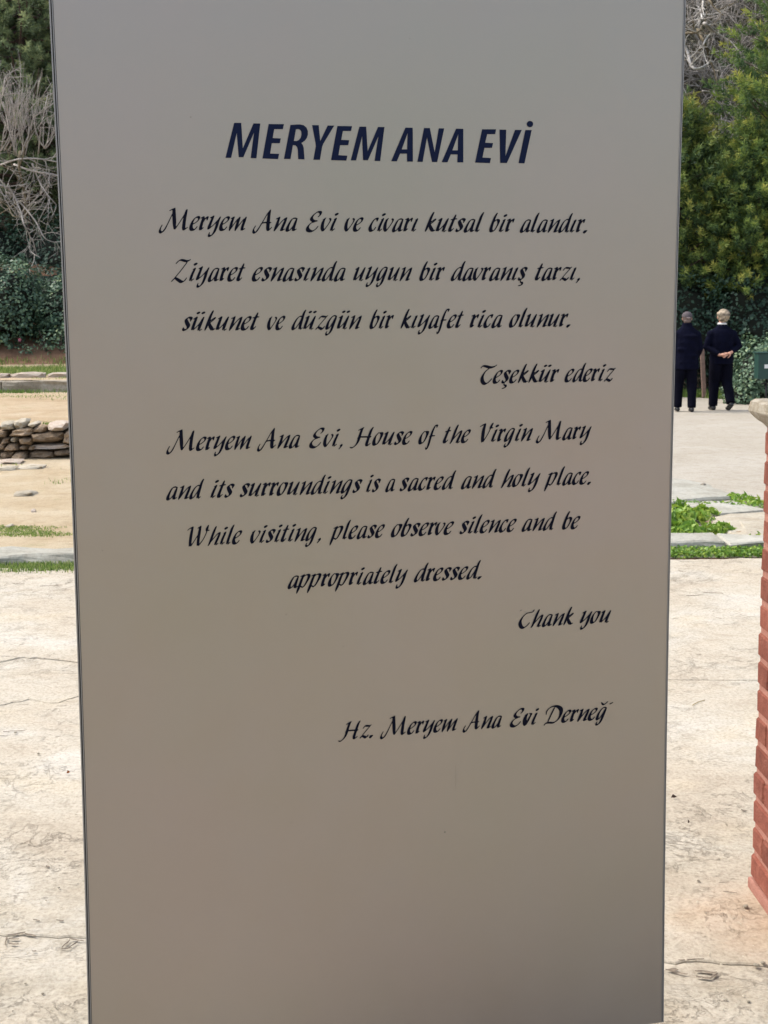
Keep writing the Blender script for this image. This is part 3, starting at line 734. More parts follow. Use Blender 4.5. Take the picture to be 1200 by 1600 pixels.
T2 = conifer(2, 5.9, 2.0, 2.1, 80, 19, .085, 66, plume_len=.42)
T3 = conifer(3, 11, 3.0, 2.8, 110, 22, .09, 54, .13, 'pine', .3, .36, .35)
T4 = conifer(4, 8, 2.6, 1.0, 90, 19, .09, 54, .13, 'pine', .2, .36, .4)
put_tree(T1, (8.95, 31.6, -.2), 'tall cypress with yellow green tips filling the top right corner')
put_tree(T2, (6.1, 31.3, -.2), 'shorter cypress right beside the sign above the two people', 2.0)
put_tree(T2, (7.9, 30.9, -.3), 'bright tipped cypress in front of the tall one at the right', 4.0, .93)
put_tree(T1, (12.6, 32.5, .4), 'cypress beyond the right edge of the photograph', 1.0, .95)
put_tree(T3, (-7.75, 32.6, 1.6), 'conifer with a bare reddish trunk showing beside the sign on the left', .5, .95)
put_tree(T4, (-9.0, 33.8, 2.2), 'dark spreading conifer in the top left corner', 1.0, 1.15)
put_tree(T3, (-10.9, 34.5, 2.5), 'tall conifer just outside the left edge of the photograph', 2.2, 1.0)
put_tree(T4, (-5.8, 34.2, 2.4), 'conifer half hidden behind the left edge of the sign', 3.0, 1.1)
k = 0
hz = [(-8.6, 39.5, 1), (-5, 38.5, 1), (-3.2, 36.5, 0), (-1, 39, 1), (1.2, 37, 0), (3.4, 40.5, 1), (12.5, 39, 1), (15.5, 36, 0), (-12.5, 45, 0), (0, 45, 1), (14, 45, 0)]
for x, y, v in hz:
    put_tree((T3, T4)[v], (x, y, hill_h(x, y)-.3), ('conifer on the slope above the earth bank, left of or behind the sign', 'conifer on the slope behind the path, right of the sign')[x > 2], x*1.3, 1.0+.1*(k % 3), group=('conifers on the left slope', 'conifers on the right slope')[x > 2]); k += 1
# ---- dead branches --------------------------------------------------------
def grow(tb, p, d, L, r, depth, rr, up=.12, curl=.5, twig=3):
    pts = [p]; n = 5; v = Vector(d).normalized(); q = Vector(p)
    ax = Vector((rr.uniform(-1, 1), rr.uniform(-1, 1), rr.uniform(-1, 1)))*curl
    for i in range(n):
        v = (v+ax*.22+Vector((rr.uniform(-1, 1), rr.uniform(-1, 1), rr.uniform(-1, 1)))*.16+Vector((0, 0, up))).normalized()
        q = q+v*(L/n); pts.append(q.copy())
    tb.add(pts, [r*(1-.5*i/n) for i in range(n+1)], 4 if r < .012 else 5)
    if depth > 0:
        for k in range(twig):
            i = rr.randint(1, n); s = pts[i]
            w = Vector((rr.uniform(-1, 1), rr.uniform(-1, 1), rr.uniform(-.6, 1)))
            nd = ((pts[i]-pts[i-1]).normalized()*.9+w*.75)
            grow(tb, s, nd, L*rr.uniform(.5, .8), r*.6, depth-1, rr, up, curl, twig)
def dead_bush(base, lab, seed, n, L, r, depth, spread, up, mk='dead', twig=4):
    rr = random.Random(seed); tb = Tubes()
    for i in range(n):
        d = Vector((rr.uniform(-1, 1)*spread, rr.uniform(-.6, .6)*spread, 1))
        grow(tb, Vector((rr.uniform(-.1, .1), rr.uniform(-.1, .1), 0)), d, L*rr.uniform(.7, 1.1), r, depth, rr, up, .5, twig)
    o = link('dead_shrub', tb.mesh('dead_shrub'), MAT[mk]); o.location = base
    return tag(o, lab, 'dead shrub')
YD = 28.6
p = gy(30, 242, YD)
dead_bush(p, 'bare pale grey dead shrub with upright twigs in front of the left conifers', 4, 10, 1.0, .011, 2, .75, .22, twig=4)
def branch(pxs, y, r0, mk, lab, seed, twigs=8, tl=.6, depth=1, cat='dead branch', up=0.0):
    rr = random.Random(seed); pts = [gy(a, b, y+.25*sin(i*1.7+seed)) for i, (a, b) in enumerate(pxs)]
    P3 = [Vector(v) for v in catmull([tuple(p) for p in pts], 4)]; n = len(P3)
    o0 = P3[0].copy(); tb = Tubes()
    P3 = [p-o0 for p in P3]
    tb.add(P3, [r0*(1-.6*i/n) for i in range(n)], 6)
    for k in range(twigs):
        i = rr.randint(1, n-1); d = (P3[i]-P3[i-1]).normalized()*.6+Vector((rr.uniform(-1, 1), rr.uniform(-.5, .5), rr.uniform(-1, 1)))
        grow(tb, P3[i], d, tl*rr.uniform(.5, 1.1), r0*.4, depth, rr, up, .6, 3)
    o = link('dead_branch', tb.mesh('dead_branch'), MAT[mk]); o.location = o0; return tag(o, lab, cat)
branch([(-30, 268), (0, 258), (28, 249), (60, 248), (100, 255), (150, 262)], YD, .022, 'dead', 'long pale dead limb crossing level at the left below the upright twigs', 1, 12)
branch([(22, 257), (50, 267), (90, 274), (140, 290)], YD+.1, .022, 'dead', 'thinner grey dead limb just below the level one at the left', 2, 10)
branch([(32, 237), (30, 262), (38, 300), (40, 350)], YD+.2, .035, 'deadbrown', 'short dark dead stem under the upright grey twigs', 3, 5)
branch([(-20, 280), (0, 289), (18, 299), (32, 330), (37, 350), (47, 370), (48, 392), (62, 402)], YD-.3, .022, 'dead', 'twisted grey dead branch drooping towards the ivy bush', 4, 12)
branch([(-10, 310), (0, 315), (12, 322), (20, 337), (29, 338)], YD-.5, .014, 'deadbrown', 'short yellowish dead twig at the left frame edge', 5, 2)
branch([(10, 300), (30, 315), (55, 345), (70, 372), (90, 380)], YD-.1, .018, 'dead', 'dead branch sloping right down to the edge of the sign', 6, 14)
branch([(50, 255), (62, 285), (75, 305), (88, 320)], YD, .018, 'dead', 'dead branch forking down in front of the reddish trunk', 7, 12)
branch([(0, 240), (-5, 200), (2, 160), (8, 120)], YD, .02, 'dead', 'upright dead branch at the left frame edge', 8, 18, .5)
dead_bush(gy(66, 232, YD+.4), 'smaller grey dead shrub between the upright one and the sign', 14, 5, .7, .012, 2, .9, .2, twig=3)
dead_bush(gy(4, 236, YD+.2), 'dead grey shrub cut by the left frame edge beside the upright one', 15, 5, .95, .015, 2, .8, .2, twig=3)
dead_bush(gy(30, 340, YD+.3), 'tangled dead shrub low above the ivy bush on the left', 16, 6, .8, .014, 2, 1.6, -.02, twig=3)
branch([(60, 240), (64, 200), (70, 170), (74, 150)], YD+.4, .014, 'dead', 'fine dead branch rising beside the top left edge of the sign', 9, 12, .45)
YR = 33.6
branch([(1101, -30), (1099, 0), (1096, 22), (1098, 30)], YR, .04, 'deadpale', 'bleached white branch hanging down from the top beside the cypress', 11, 4)
branch([(1100, 36), (1112, 50), (1105, 58), (1099, 70), (1100, 78)], YR-.4, .035, 'deadpale', 'bleached white branch bent like a hook in the middle of the gap', 12, 4)
branch([(1060, 60), (1073, 78), (1080, 103), (1092, 107), (1108, 98), (1112, 88)], YR-.2, .04, 'deadpale', 'white curved branch touching the right edge of the sign', 13, 5)
branch([(1060, 54), (1073, 52), (1090, 50), (1096, 42), (1100, 36)], YR-.3, .03, 'deadbrown', 'mossy branch leaving the right edge of the sign level', 14, 4)
branch([(1090, 46), (1098, 62), (1103, 72), (1108, 90), (1115, 108), (1121, 132)], YR-.1, .035, 'deadbrown', 'dark stem running down the gap right of the sign', 15, 6)
branch([(1060, 155), (1074, 148), (1088, 150), (1104, 170), (1118, 190), (1121, 210)], YR-.5, .05, 'deadbrown', 'thick mossy arching branch just above the shorter cypress', 16, 4)
branch([(1098, 142), (1115, 146), (1135, 158), (1155, 178), (1175, 192)], YR-.8, .022, 'dead', 'long thin grey branch crossing in front of the cypress gap', 17, 6)
branch([(1102, 36), (1120, 52), (1140, 64), (1150, 74)], YR-.4, .03, 'dead', 'grey branch sloping right into the tall cypress', 18, 5)
branch([(1060, 30), (1080, 32), (1110, 28), (1130, 20)], YR, .018, 'dead', 'thin branch level across the top of the gap', 19, 6)
branch([(1108, 0), (1117, 12), (1130, 24)], YR, .03, 'deadbrown', 'dark branch at the top beside the tall cypress', 20, 3)
# brush on the slope: grey twiggy undergrowth and pale scrub leaves
tb = Tubes(); rr = random.Random(77)
for i in range(330):
    x = rr.uniform(5.5, 11.5); y = rr.uniform(33.0, 45); z = hill_h(x, y)
    for k in range(2):
        grow(tb, Vector((x, y, z)), Vector((rr.uniform(-1, 1), rr.uniform(-.6, .4), rr.uniform(.1, 1))), rr.uniform(.8, 1.7), .02, 1, rr, -.02, .9, 3)
o = link('brushwood', tb.mesh('brushwood'), MAT['dead']); tag(o, 'tangle of grey twigs covering the slope right of the sign', 'brushwood', kind='stuff')
n = 26000
x = R.uniform(-18, 18, n); y = R.uniform(31.3, 43, n)
keep = np.array([nz(a, b, .9, 5) > -.12 for a, b in zip(x, y)]); x, y = x[keep], y[keep]
z = np.array([hill_h(a, b) for a, b in zip(x, y)])+R.uniform(0, .5, len(x))
x2 = R.uniform(4.5, 13, 42000); y2 = R.uniform(32, 47, 42000)
z2 = np.array([hill_h(a, b)+max(0, noise.noise(Vector((a*1.1, b*1.1, 2))))*1.3*R.uniform(.2, 1) for a, b in zip(x2, y2)])+R.uniform(0, .25, 42000)
x, y, z = np.concatenate([x, x2]), np.concatenate([y, y2]), np.concatenate([z, z2])
V, T, A = leaves(np.stack([x, y, z], 1), np.array([[0, -.5, .8]]).repeat(len(x), 0), .12, .4, .7, (0, 1), .2)
o = link('undergrowth', tri_mesh('undergrowth', V, T, {'tint': A}), MAT['scrubleaf']); tag(o, 'grey green scrub leaves covering the hillside', 'undergrowth', kind='stuff')

# ================================================================== BRICK PIER
MAT['brick'] = stone_mat('terracotta painted brick', (.165, .052, .036), (.225, .072, .048), (.29, .115, .08), .18, 18)
MAT['mortar'] = stone_mat('terracotta painted mortar', (.34, .155, .115), (.39, .185, .14), (.44, .22, .17), .03, 20)
pc = gz(1172, 1386)                 # far left foot corner of the pier
PW, PD = .62, .62
pr = empty('brick_pier', (pc.x, pc.y, 0), 'red painted brick pier at the right frame edge', 'brick pier', radians(1.5))
def brick_me(L, W, Hh, seed):
    bm = bmesh.new(); box_bm(bm, 0, 0, 0, L, W, Hh, .006, 1)
    for v in bm.verts: v.co += Vector((noise.noise(v.co*30+Vector((seed, 0, 0))), noise.noise(v.co*30+Vector((0, seed, 0))), noise.noise(v.co*30+Vector((0, 0, seed)))))*.0035
    me = bm_mesh('brick', bm); me.materials.append(MAT['brick']); return me
BH = .080; mort = .013; HB = BH-mort
long_ = [brick_me(.20, .10, HB, s) for s in range(4)]; half_ = [brick_me(.095, .10, HB, s+9) for s in range(3)]
# local frame: x to the right (0..PW), y towards the camera is negative (0..-PD)
def put_brick(me, x, y, z, rz):
    o = bpy.data.objects.new('brick', me); COL.objects.link(o); o.parent = pr
    o.location = (x+rng.uniform(-.002, .002), y+rng.uniform(-.002, .002), z); o.rotation_euler = (rng.uniform(-.008, .008), 0, rz+rng.uniform(-.008, .008))
ncourse = 16; z0 = .035
for c in range(ncourse):
    z = z0+BH*c+HB/2; odd = c % 2
    off = .208 if odd else .10
    taper = c*.0003
    # left face (x = 0), bricks along y
    y = 0.0
    seq = ['h', 'l', 'l', 'h'] if odd else ['l', 'l', 'l']
    for s in seq:
        L = .20 if s == 'l' else .095
        put_brick(rng.choice(long_ if s == 'l' else half_), .05+taper, -(y+L/2), z, pi/2); y += L+mort*.8
    end = y
    # right face
    y = 0.0
    for s in seq:
        L = .20 if s == 'l' else .095
        put_brick(rng.choice(long_ if s == 'l' else half_), PW-.05-taper, -(y+L/2), z, pi/2); y += L+mort*.8
    # front and back faces between them
    for yy in (-(end-mort*.8-.05), -.05):
        x = .115
        for s in (['l', 'h', 'h'] if odd else ['h', 'l', 'h']):
            L = .20 if s == 'l' else .095
            if x+L > PW-.11: L = PW-.115-x
            if L < .04: break
            o = bpy.data.objects.new('brick', rng.choice(half_ if s == 'h' else long_)); COL.objects.link(o); o.parent = pr
            o.location = (x+L/2, yy, z); x += L+mort*.8
bm = bmesh.new(); box_bm(bm, PW/2, -(.623)/2, (z0+BH*ncourse)/2, PW-.014, .623-.014, z0+BH*ncourse)
bmesh.ops.subdivide_edges(bm, edges=bm.edges, cuts=6, use_grid_fill=True)
link('mortar_core', bm_mesh('mortar_core', bm), MAT['mortar'], pr)
bm = bmesh.new(); box_bm(bm, PW/2, -.31, .014, PW+.014, .635, .034, .008, 2); link('footing', bm_mesh('footing', bm), MAT['mortar'], pr)
# cap stone resting on the pier
ct = z0+BH*ncourse+.003
bm = bmesh.new(); box_bm(bm, 0, 0, .035, PW+.07, .72, .075)
bmesh.ops.subdivide_edges(bm, edges=bm.edges, cuts=11, use_grid_fill=True)
hx, hy = (PW+.07)/2, .36
for v in bm.verts:
    x, y, z = v.co
    # rounded plan corners
    ax, ay = abs(x)-(hx-.07), abs(y)-(hy-.07)
    if ax > 0 and ay > 0:
        l = sqrt(ax*ax+ay*ay)
        if l > .07*.98: s = .07/max(l, .07); x = math.copysign(hx-.07+ax*s, x); y = math.copysign(hy-.07+ay*s, y)
    t = (z+.0025)/.075
    inset = .045*max(0, .55-t)/.55 + (.010 if t > .97 else 0)
    x *= 1-inset/hx*(.9); y *= 1-inset/hy*(.9)
    q = Vector((x, y, z)); e = noise.noise(q*14)*.012+noise.noise(q*40)*.006
    edge = max(abs(x)/hx, abs(y)/hy)
    if edge > .85: x += math.copysign(e, x)*.8; y += math.copysign(e, y)*.8
    v.co = Vector((x, y, z+(noise.noise(q*9)*.004 if t > .9 else 0)))
o = link('cap_stone', bm_mesh('cap_stone', bm), MAT['cap'], smooth=False); o.location = (pc.x+PW/2, pc.y-.31, ct); o.rotation_euler = (0, 0, radians(1.5))
tag(o, 'rough edged pale stone slab lying on top of the red brick pier', 'cap stone')

# ================================================================== THE SIGN
SB = .15
Ps = gz(1037, 1597, SB); sa = radians(13.5); SW = 1.186
su = Vector((cos(sa), sin(sa), 0)); sn = Vector((-sin(sa), cos(sa), 0))     # sn points away from the camera
def onsign(px, py):
    d = ray(px, py); t = (Ps-C0).dot(sn)/d.dot(sn); Q = C0+d*t
    return (Q-Ps).dot(su), Q.z
sign = empty('information_sign', (Ps.x, Ps.y, 0), 'large silver grey upright sign with dark blue italic writing in Turkish and English', 'sign', sa)
# local frame: x along the panel (-SW .. 0), y = away from camera, z up
ST = 2.72
def waist(z): return .0075*max(0, 1-((z-1.15)/1.0)**2)
zs = [SB+(ST-SB)*i/24 for i in range(25)]
def strip(xa, xb, ya, yb):      # closed bar between functions of z
    V = []; Fs = []
    for z in zs:
        V += [(xa(z), ya, z), (xb(z), ya, z), (xb(z), yb, z), (xa(z), yb, z)]
    for i in range(len(zs)-1):
        for k in range(4): Fs.append((i*4+k, i*4+(k+1) % 4, i*4+4+(k+1) % 4, i*4+4+k))
    Fs.append((3, 2, 1, 0)); e = (len(zs)-1)*4; Fs.append((e, e+1, e+2, e+3)); return V, Fs
lx = lambda o: (lambda z: -SW+waist(z)+o)
rx_ = lambda o: (lambda z: -waist(z)-o)
V, Fs = strip(lx(.0070), rx_(.0050), 0.0, .012); pyobj('panel', V, Fs, MAT['panel'], sign)
# edge trims: flange, seam, ridge
for name, xa, xb, ya, yb, m in (('edge_trim', lx(0), lx(.0022), -.0002, .012, 'trim'), ('edge_trim', lx(.0042), lx(.0060), -.0014, .02, 'trim'), ('edge_trim', lx(.0072), lx(.0083), .0008, .02, 'gap'),
                                ('seam', lx(.0022), lx(.0042), .005, .02, 'gap'), ('seam', lx(.0060), lx(.0070), .002, .012, 'gap'),
                                ('edge_trim', rx_(.0018), rx_(0), -.0002, .012, 'trim'), ('edge_trim', rx_(.0050), rx_(.0034), -.0010, .02, 'trim'), ('seam', rx_(.0034), rx_(.0018), .006, .02, 'gap')):
    if m == 'gap' and name == 'edge_trim': continue
    V, Fs = strip(xa, xb, ya, yb); pyobj(name, V, Fs, MAT[m], sign)
V, Fs = strip(lx(.012), rx_(.012), .0125, .096); pyobj('body', V, Fs, MAT['panel'], sign)
V, Fs = strip(lx(.014), rx_(.014), .0965, .105); pyobj('back_panel', V, Fs, MAT['panel'], sign)
bm = bmesh.new(); box_bm(bm, -SW/2-.02, .055, .075, SW-.02, .07, .149, .003, 1); link('plinth', bm_mesh('plinth', bm), MAT['darkmetal'], sign)
bm = bmesh.new(); box_bm(bm, -SW/2, .055, .006, SW+.1, .3, .012, .002, 1); link('base_plate', bm_mesh('base_plate', bm), MAT['darkmetal'], sign)
bm = bmesh.new(); box_bm(bm, -SW/2, .05, ST+.004, SW+.002, .11, .008, .002, 1); link('top_cap', bm_mesh('top_cap', bm), MAT['trim'], sign)

# ---- lettering: an italic broad nib hand drawn as strokes, rastered to clean contours
def seg_d(PX, PY, a, b):
    dx, dy = b[0]-a[0], b[1]-a[1]; L = dx*dx+dy*dy+1e-12
    t = np.clip(((PX-a[0])*dx+(PY-a[1])*dy)/L, 0, 1)
    return np.hypot(PX-a[0]-t*dx, PY-a[1]-t*dy)
def quad_field(PX, PY, q, t):
    d = np.full(PX.shape, 1e9); ins_p = np.ones(PX.shape, bool); ins_n = np.ones(PX.shape, bool)
    for i in range(len(q)):
        a, b = q[i], q[(i+1) % len(q)]
        d = np.minimum(d, seg_d(PX, PY, a, b))
        cr = (b[0]-a[0])*(PY-a[1])-(b[1]-a[1])*(PX-a[0])
        ins_p &= cr >= 0; ins_n &= cr <= 0
    area = sum(q[i][0]*q[(i+1) % len(q)][1]-q[(i+1) % len(q)][0]*q[i][1] for i in range(len(q)))
    ins = ins_p if area > 0 else ins_n
    if abs(area) < 1e-7: ins = np.zeros(PX.shape, bool)
    return np.where(ins, -d, d)-t
def contour(Fd, X0, Y0, h):
    """marching squares on field Fd<0 inside; rows of full cells merged. returns verts, faces"""
    V = {}; Vl = []; Fs = []
    def vid(p):
        k = (round(p[0], 5), round(p[1], 5))
        if k not in V: V[k] = len(Vl); Vl.append(k)
        return V[k]
    ny, nx = Fd.shape; I = Fd < 0
    for j in range(ny-1):
        i = 0
        while i < nx-1:
            c = (I[j, i], I[j, i+1], I[j+1, i+1], I[j+1, i])
            s = sum(c)
            if s == 0: i += 1; continue
            if s == 4:
                k = i
                while k < nx-1 and I[j, k] and I[j, k+1] and I[j+1, k+1] and I[j+1, k]: k += 1
                a, b, y0, y1 = X0+i*h, X0+k*h, Y0+j*h, Y0+(j+1)*h
                Fs.append([vid((a, y0)), vid((b, y0)), vid((b, y1)), vid((a, y1))]); i = k; continue
            cs = [(X0+i*h, Y0+j*h, Fd[j, i]), (X0+(i+1)*h, Y0+j*h, Fd[j, i+1]), (X0+(i+1)*h, Y0+(j+1)*h, Fd[j+1, i+1]), (X0+i*h, Y0+(j+1)*h, Fd[j+1, i])]
            poly = []
            for a in range(4):
                p, q = cs[a], cs[(a+1) % 4]
                if p[2] < 0: poly.append(vid(p[:2]))
                if (p[2] < 0) != (q[2] < 0):
                    t = p[2]/(p[2]-q[2]); t = min(.999, max(.001, t)); poly.append(vid((p[0]+(q[0]-p[0])*t, p[1]+(q[1]-p[1])*t)))
            if len(set(poly)) >= 3:
                pp = [poly[0]]
                for a in poly[1:]:
                    if a != pp[-1]: pp.append(a)
                if pp[0] == pp[-1]: pp.pop()
                if len(pp) >= 3: Fs.append(pp)
            i += 1
    return Vl, Fs
GL = {}
def glyph(ch, adv, x0, base, S_, strokes, cell=1/24., mint=.028, ang=35):
    """strokes traced as (x, y, nib width) in picture units; x0 = origin, base = baseline, S_ = x-height"""
    quads = []
    for st in strokes:
        a_ = ang
        if isinstance(st[0], (int, float)): a_ = st[0]; st = st[1:]
        P_ = [((x-x0)/S_, (base-y)/S_, w*1.3/S_) for x, y, w in st]
        C_ = catmull(P_, 5)
        ca, sa_ = cos(radians(a_)), sin(radians(a_))
        for a, b in zip(C_, C_[1:]):
            wa, wb = max(0, a[2])*.5, max(0, b[2])*.5
            quads.append([(a[0]-ca*wa, a[1]-sa_*wa), (a[0]+ca*wa, a[1]+sa_*wa), (b[0]+ca*wb, b[1]+sa_*wb), (b[0]-ca*wb, b[1]-sa_*wb)])
    GL[ch] = (adv, quads, mint, cell)
def bake(ch):
    adv, quads, mint, cell = GL[ch]
    if len(GL[ch]) > 4: return GL[ch]
    xs_ = [p[0] for q in quads for p in q]; ys_ = [p[1] for q in quads for p in q]
    X0, X1, Y0, Y1 = min(xs_)-.1, max(xs_)+.1, min(ys_)-.1, max(ys_)+.1
    nx = int((X1-X0)/cell)+2; ny = int((Y1-Y0)/cell)+2
    PX, PY = np.meshgrid(X0+np.arange(nx)*cell, Y0+np.arange(ny)*cell)
    Fd = np.full(PX.shape, 1e9)
    for q in quads: Fd = np.minimum(Fd, quad_field(PX, PY, q, mint))
    V, Fs = contour(Fd, X0, Y0, cell)
    return V, Fs
# units: pictures of the letters, traced
glyph('M', 2.08, 55, 338, 172, [[(95,270,0),(72,312,6),(66,345,20),(88,358,20),(125,318,10),(165,245,2),(200,175,0),(228,120,0)], [(185,103,0),(215,88,10),(242,78,16)],
      [(236,88,26),(236,160,30),(238,250,30),(238,312,14)], [(242,318,2),(290,250,0),(345,165,0),(375,112,0)], [(384,92,14),(370,140,26),(355,210,28),(344,290,30),(345,322,20)], [(350,325,12),(388,296,0)]])
glyph('e', .62, 412, 338, 172, [[(432,268,0),(480,242,2),(515,212,8),(525,182,20),(505,173,16),(470,196,12),(442,240,22),(428,290,30),(436,322,28),(468,322,12),(500,286,0)]])
glyph('r', .565, 525, 338, 172, [[(553,188,2),(578,174,14)], [(585,176,18),(568,225,26),(550,285,30),(543,318,24)], [(552,322,10),(578,298,0)], [(562,258,0),(595,205,4),(618,178,20),(630,180,20),(624,210,2)]])
glyph('y', .84, 620, 338, 172, [[(662,182,4),(695,165,18)], [(693,172,22),(668,230,28),(645,285,30),(637,310,20)], [(642,312,4),(700,262,0),(745,212,0)], [(777,174,10),(752,220,26),(725,300,28),(697,358,24),(665,392,22),(642,396,20),(638,378,8),(648,354,0)]])
glyph('m', 1.22, 875, 338, 172, [[(908,190,2),(940,173,12)], [(940,178,16),(922,215,24),(902,275,26),(886,330,8)], [(900,312,0),(950,242,0),(990,192,2)], [(1010,175,14),(992,220,26),(970,280,26),(954,330,8)], [(968,312,0),(1020,242,0),(1062,192,2)], [(1085,173,10),(1065,220,26),(1042,280,28),(1032,320,22)], [(1040,325,8),(1070,305,0)]])
glyph('A', 1.40, 28, 345, 172, [[(65,280,0),(42,320,5),(40,354,20),(62,360,18),(100,310,8),(150,228,0),(200,142,0),(232,100,0)], [(238,94,10),(222,150,24),(211,230,30),(205,300,30),(206,330,20)], [(212,335,10),(250,296,0)], [(125,258,0),(165,242,12),(240,241,8)]])
glyph('n', .83, 272, 345, 172, [[(308,198,2),(345,178,12)], [(342,184,16),(322,240,26),(300,300,26),(283,338,8)], [(300,320,0),(350,250,0),(400,198,4),(425,184,10)], [(424,186,14),(402,240,28),(376,300,30),(364,330,24)], [(372,335,8),(402,316,0)]])
glyph('a', .79, 418, 345, 172, [[(552,193,4),(522,187,10),(490,203,12),(455,262,22),(435,312,30),(441,338,22),(468,325,6),(505,278,0),(532,222,0)], [(548,196,8),(530,240,24),(510,300,28),(506,328,24)], [(514,335,8),(542,315,0)]])
glyph('d', .81, 630, 445, 215, [[(792,242,8),(757,237,10),(710,275,14),(665,350,27),(646,402,36),(653,434,26),(690,412,6),(740,342,0),(780,270,0)], [(842,145,16),(815,195,28),(785,290,32),(760,370,34),(750,418,30)], [(760,434,10),(792,408,0)]])
glyph('l', .44, 198, 445, 215, [[(322,142,14),(295,190,32),(262,280,34),(230,365,34),(215,418,30)], [(225,434,10),(262,402,0)]])
glyph('ı', .47, 805, 445, 215, [[(872,262,2),(898,245,10)], [(905,242,10),(882,282,30),(850,350,34),(828,415,30)], [(838,432,10),(878,400,0)]])
glyph('u', .86, 20, 488, 240, [[(65,287,4),(108,256,18)], [(112,262,28),(88,320,40),(55,410,42),(42,455,32)], [(55,466,6),(130,392,0),(190,312,0)], [(225,258,12),(198,310,38),(162,400,42),(143,460,34)], [(155,478,12),(190,455,0)]])
glyph('g', .79, 415, 488, 240, [[(600,258,8),(562,250,14),(520,275,15),(465,350,28),(434,438,42),(442,472,32),(480,447,6),(530,372,0),(575,292,0)], [(598,262,14),(570,330,38),(537,420,38),(500,510,36),(462,560,30),(428,574,26),(414,552,12),(435,514,0)]])
glyph('v', .60, 835, 350, 172, [[(862,207,4),(888,190,14)], [(880,196,16),(858,240,27),(848,300,30),(856,338,20)], [(862,340,6),(908,280,0),(940,232,4),(950,204,12),(938,192,10)]])
glyph('b', .655, 783, 333, 168, [[(872,102,12),(848,145,24),(820,215,27),(798,285,30),(805,318,26),(840,305,8),(880,240,12),(893,195,24),(872,178,12),(838,203,0)]])
glyph('k', .78, 28, 333, 168, [[(134,98,12),(108,150,25),(78,225,27),(50,295,20),(36,324,2)], [(75,237,0),(110,207,2),(145,182,20),(150,190,10),(120,218,0),(84,242,0)], [(86,238,14),(98,280,26),(118,314,26)], [(125,322,8),(152,305,0)]])
glyph('t', .50, 305, 333, 168, [[(394,126,8),(374,170,23),(347,235,27),(325,290,31),(323,316,25)], [(332,322,10),(368,286,0)], [(338,184,4),(370,176,8),(405,173,6)]])
glyph('s', .60, 390, 333, 168, [[(484,218,0),(497,185,22),(472,172,16),(438,196,22),(447,235,30),(462,272,30),(446,305,22),(414,320,20),(402,308,16),(406,290,0)]])
glyph('z', .74, 590, 530, 262, [[(655,332,0),(698,284,16),(740,284,30),(785,288,18),(822,268,4)], [(798,292,0),(720,378,0),(640,470,0)], [(595,522,6),(635,482,22),(680,500,34),(715,518,28),(762,464,0)]])
glyph(',', .4, 885, 530, 262, [[(936,492,34),(940,515,28),(892,570,0)]])
glyph('.', .4, 1010, 445, 215, [[(1018,422,30),(1038,428,42),(1056,418,30)]], ang=50)
glyph('f', .60, 668, 388, 213, [[(812,128,2),(824,98,18),(795,96,10),(762,150,20),(735,215,27),(707,300,27),(677,400,25),(652,456,14),(637,462,12),(633,436,0)], [(700,265,10),(740,258,12),(778,256,8)]])
glyph('o', .67, 315, 348, 165, [[(388,188,0),(350,230,12),(328,288,29),(331,333,26),(368,322,10),(407,258,18),(424,205,27),(402,192,8)]])
glyph('h', .88, 432, 437, 220, [[(574,140,14),(545,200,32),(505,300,34),(465,400,24),(440,437,4)], [(470,397,0),(540,312,0),(600,250,4),(632,235,14)], [(630,246,20),(608,300,34),(574,372,36),(555,415,30)], [(565,430,10),(600,405,0)]])
glyph('p', .78, 215, 362, 158, [[(236,226,2),(275,206,10)], [(272,210,12),(252,250,24),(230,310,26),(207,372,25),(188,418,4)], [(248,252,0),(290,214,4),(327,208,18),(328,240,27),(292,310,14),(260,350,12),(234,338,2)]])
glyph('c', .57, 892, 238, 155, [[(980,122,2),(986,94,20),(957,99,10),(925,140,14),(904,188,26),(912,226,24),(940,220,10),(967,186,0)]])
glyph('E', 1.02, 660, 345, 172, [[(800,170,0),(827,145,12),(832,115,24),(800,109,12),(750,145,14),(722,188,26),(742,216,22),(790,218,6)], [(765,226,2),(715,245,8),(676,292,22),(682,330,32),(725,342,20),(770,315,8),(800,280,0)]])
glyph('Z', 1.21, 60, 378, 190, [[(128,142,0),(165,105,10),(200,92,20),(260,108,24),(298,100,18),(315,88,6)], [(275,120,0),(190,230,2),(105,330,4)], [(65,372,6),(110,332,16),(150,352,28),(195,380,28),(230,365,12),(262,326,0)]])
_Tst = [(215,122,0),(160,168,8),(118,240,30),(125,305,34),(160,334,26),(205,310,10),(250,263,0)]
glyph('T', .92, 95, 335, 185, [[(98,118,0),(130,88,14),(170,94,26),(230,110,28),(285,100,22),(315,78,4)], _Tst])
glyph('Ŧ', .92, 95, 335, 185, [[(215,124,0),(290,112,3),(312,86,8)], _Tst])
glyph('H', 1.67, 40, 350, 165, [[(45,358,2),(70,365,10),(110,336,15),(140,290,24),(165,210,26),(190,145,22),(206,128,10)], [(148,158,2),(180,140,8),(206,128,10)], [(318,128,10),(295,165,25),(268,240,27),(244,310,29),(240,342,20)], [(248,348,8),(285,318,0)], [(138,250,8),(165,238,12),(290,240,12)]])
glyph('V', .80, 62, 262, 135, [[(62,100,2),(90,84,10),(112,75,10)], [(110,82,16),(96,130,26),(86,200,26),(83,250,20)], [(90,252,4),(135,182,0),(165,125,2)], [(168,120,16),(175,96,20),(190,70,10)], [(170,116,8),(190,116,4)]])
